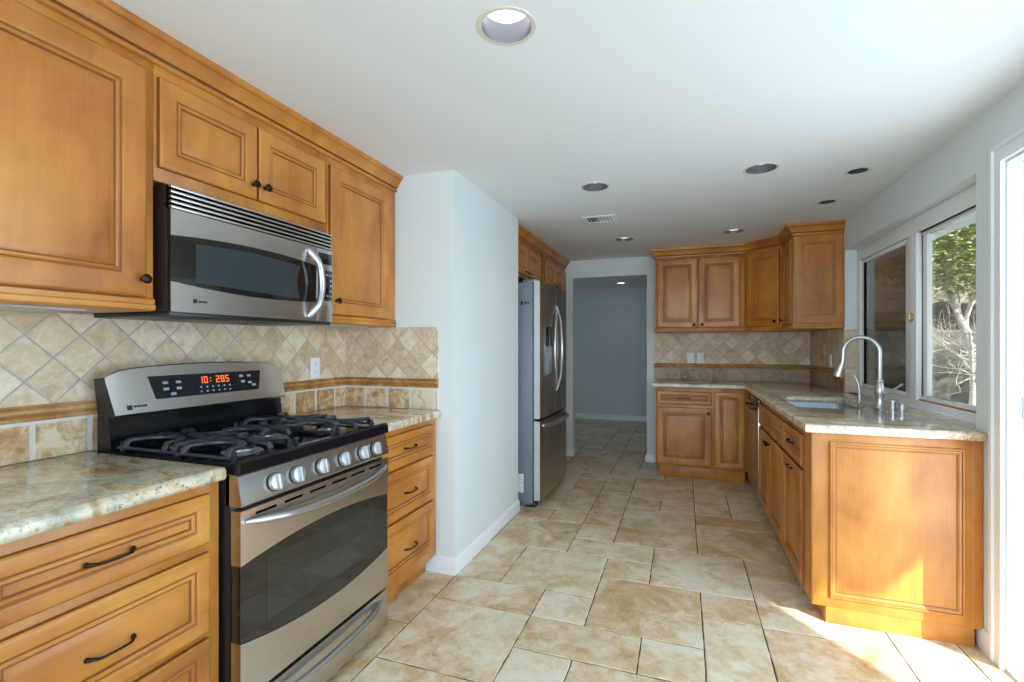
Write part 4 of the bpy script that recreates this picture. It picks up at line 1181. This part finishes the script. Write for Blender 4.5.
rd = random.Random(11)
def leaves(mb, c, rad, n, size, mi=0):
    for _ in range(n):
        while True:
            p = Vector((rd.uniform(-1, 1), rd.uniform(-1, 1), rd.uniform(-1, 1)))
            if .25 < p.length < 1: break
        p = Vector((p.x*rad[0], p.y*rad[1], p.z*rad[2]))+Vector(c)
        q = Matrix.Rotation(rd.uniform(0, 6.28), 3, 'Z') @ Matrix.Rotation(rd.uniform(0, 6.28), 3, 'X')
        s_ = size*rd.uniform(.6, 1.3)
        vs = [mb.bm.verts.new(p+q @ Vector(v)*s_) for v in ((-1, 0, 0), (-.2, .42, .12), (1, 0, 0), (-.2, -.42, .12))]
        mb.face(vs, mi)
def branch(mb, p, d, L, r, depth, spread=.7):
    pts = [Vector(p)]; d = Vector(d).normalized(); n = 5
    for k in range(n):
        d = (d+Vector((rd.uniform(-1, 1), rd.uniform(-1, 1), rd.uniform(-.6, .8)))*.22).normalized()
        pts.append(pts[-1]+d*L/n)
    mb.tube(pts, [r*(1-.6*k/n) for k in range(n+1)], 6)
    tips = [pts[-1]]
    if depth:
        for k in range(3 if depth > 1 else 2):
            q = pts[rd.randint(2, n)]
            nd = (d+Vector((rd.uniform(-1, 1), rd.uniform(-1, 1), rd.uniform(-.5, .9)))*spread).normalized()
            tips += branch(mb, q, nd, L*.62, r*.5, depth-1, spread)
    return tips
def tree(label, x, y, ht, lean, leafmat, nl, crown_r, size, r=.10, name='tree', trunkmat='bark'):
    z = hz(x, y) if x > 2.3 else 0
    t = thing(name, label, 'tree', (x, y, z-.05))
    mb = MB(); tips = branch(mb, (0, 0, 0), lean, ht*.62, r, 3, .9); mb.build('trunk', M[trunkmat], t, smooth=60)
    mb = MB()
    for tp in tips: leaves(mb, tp, (crown_r*.55,)*3, nl//len(tips), size)
    leaves(mb, (lean[0]*ht*.5, lean[1]*ht*.5, ht*.72), (crown_r, crown_r, crown_r*.7), nl//2, size)
    mb.build('foliage', M[leafmat], t, smooth=0)
    return t
tree('pale trunked green tree leaning outside the near window pane', 3.95, 8.75, 2.6, (-.22, -.1, 1), 'leaf', 5200, .95, .042, .075)
tree('dark leafy tree higher up the hillside', 8.6, 11.8, 3.4, (.05, 0, 1), 'leafdark', 5000, 1.6, .075)
tree('green tree on the hillside left of the pale trunked tree', 5.4, 14.2, 3.2, (-.05, 0, 1), 'leaf', 4500, 1.5, .075)
tree('dark bushy tree farthest along the hillside', 4.6, 20.5, 4.2, (0, 0, 1), 'leafdark', 4500, 2.0, .09)
def drybush(label, x, y, zz, L):
    mb = MB()
    for k in range(30):
        a_ = rd.uniform(0, 6.28); branch(mb, (.03*math.cos(a_), .03*math.sin(a_), .45+.02*k), (math.cos(a_), math.sin(a_), rd.uniform(-.3, .9)), L, .009, 2, 1.3)
    mb.tube([(0, 0, -.05), (.02, 0, .3), (0, .02, 1.05)], [.04, .03, .015], 8)
    o = mb.build('dry_bush', M['twig'], None, smooth=60, loc=(x, y, zz)); return tag(o, label, 'bush')
drybush('tangle of pale dry twigs below the leafy branches', 3.25, 7.3, hz(3.25, 7.3)+.02, .50)
for i, (x, y, a_, L, r, lab) in enumerate(((2.85, 5.3, .9, 1.6, .09, 'thick grey log lying low on the slope nearest the window'), (5.3, 10.6, .5, 2.0, .10, 'weathered log lying behind the pale trunked tree'))):
    d_ = Vector((math.cos(a_), math.sin(a_), 0)); mb = MB()
    pts = []
    for k in range(7):
        p = Vector((x, y, 0))+d_*(L*(k/6-.5)); pts.append((p.x-x, p.y-y, hz(p.x, p.y)+r*.6-hz(x, y)))
    mb.tube(pts, [r*(1.05-.05*k) for k in range(7)], 12)
    tag(mb.build('log', M['log'], None, smooth=50, loc=(x, y, hz(x, y))), lab, 'log')
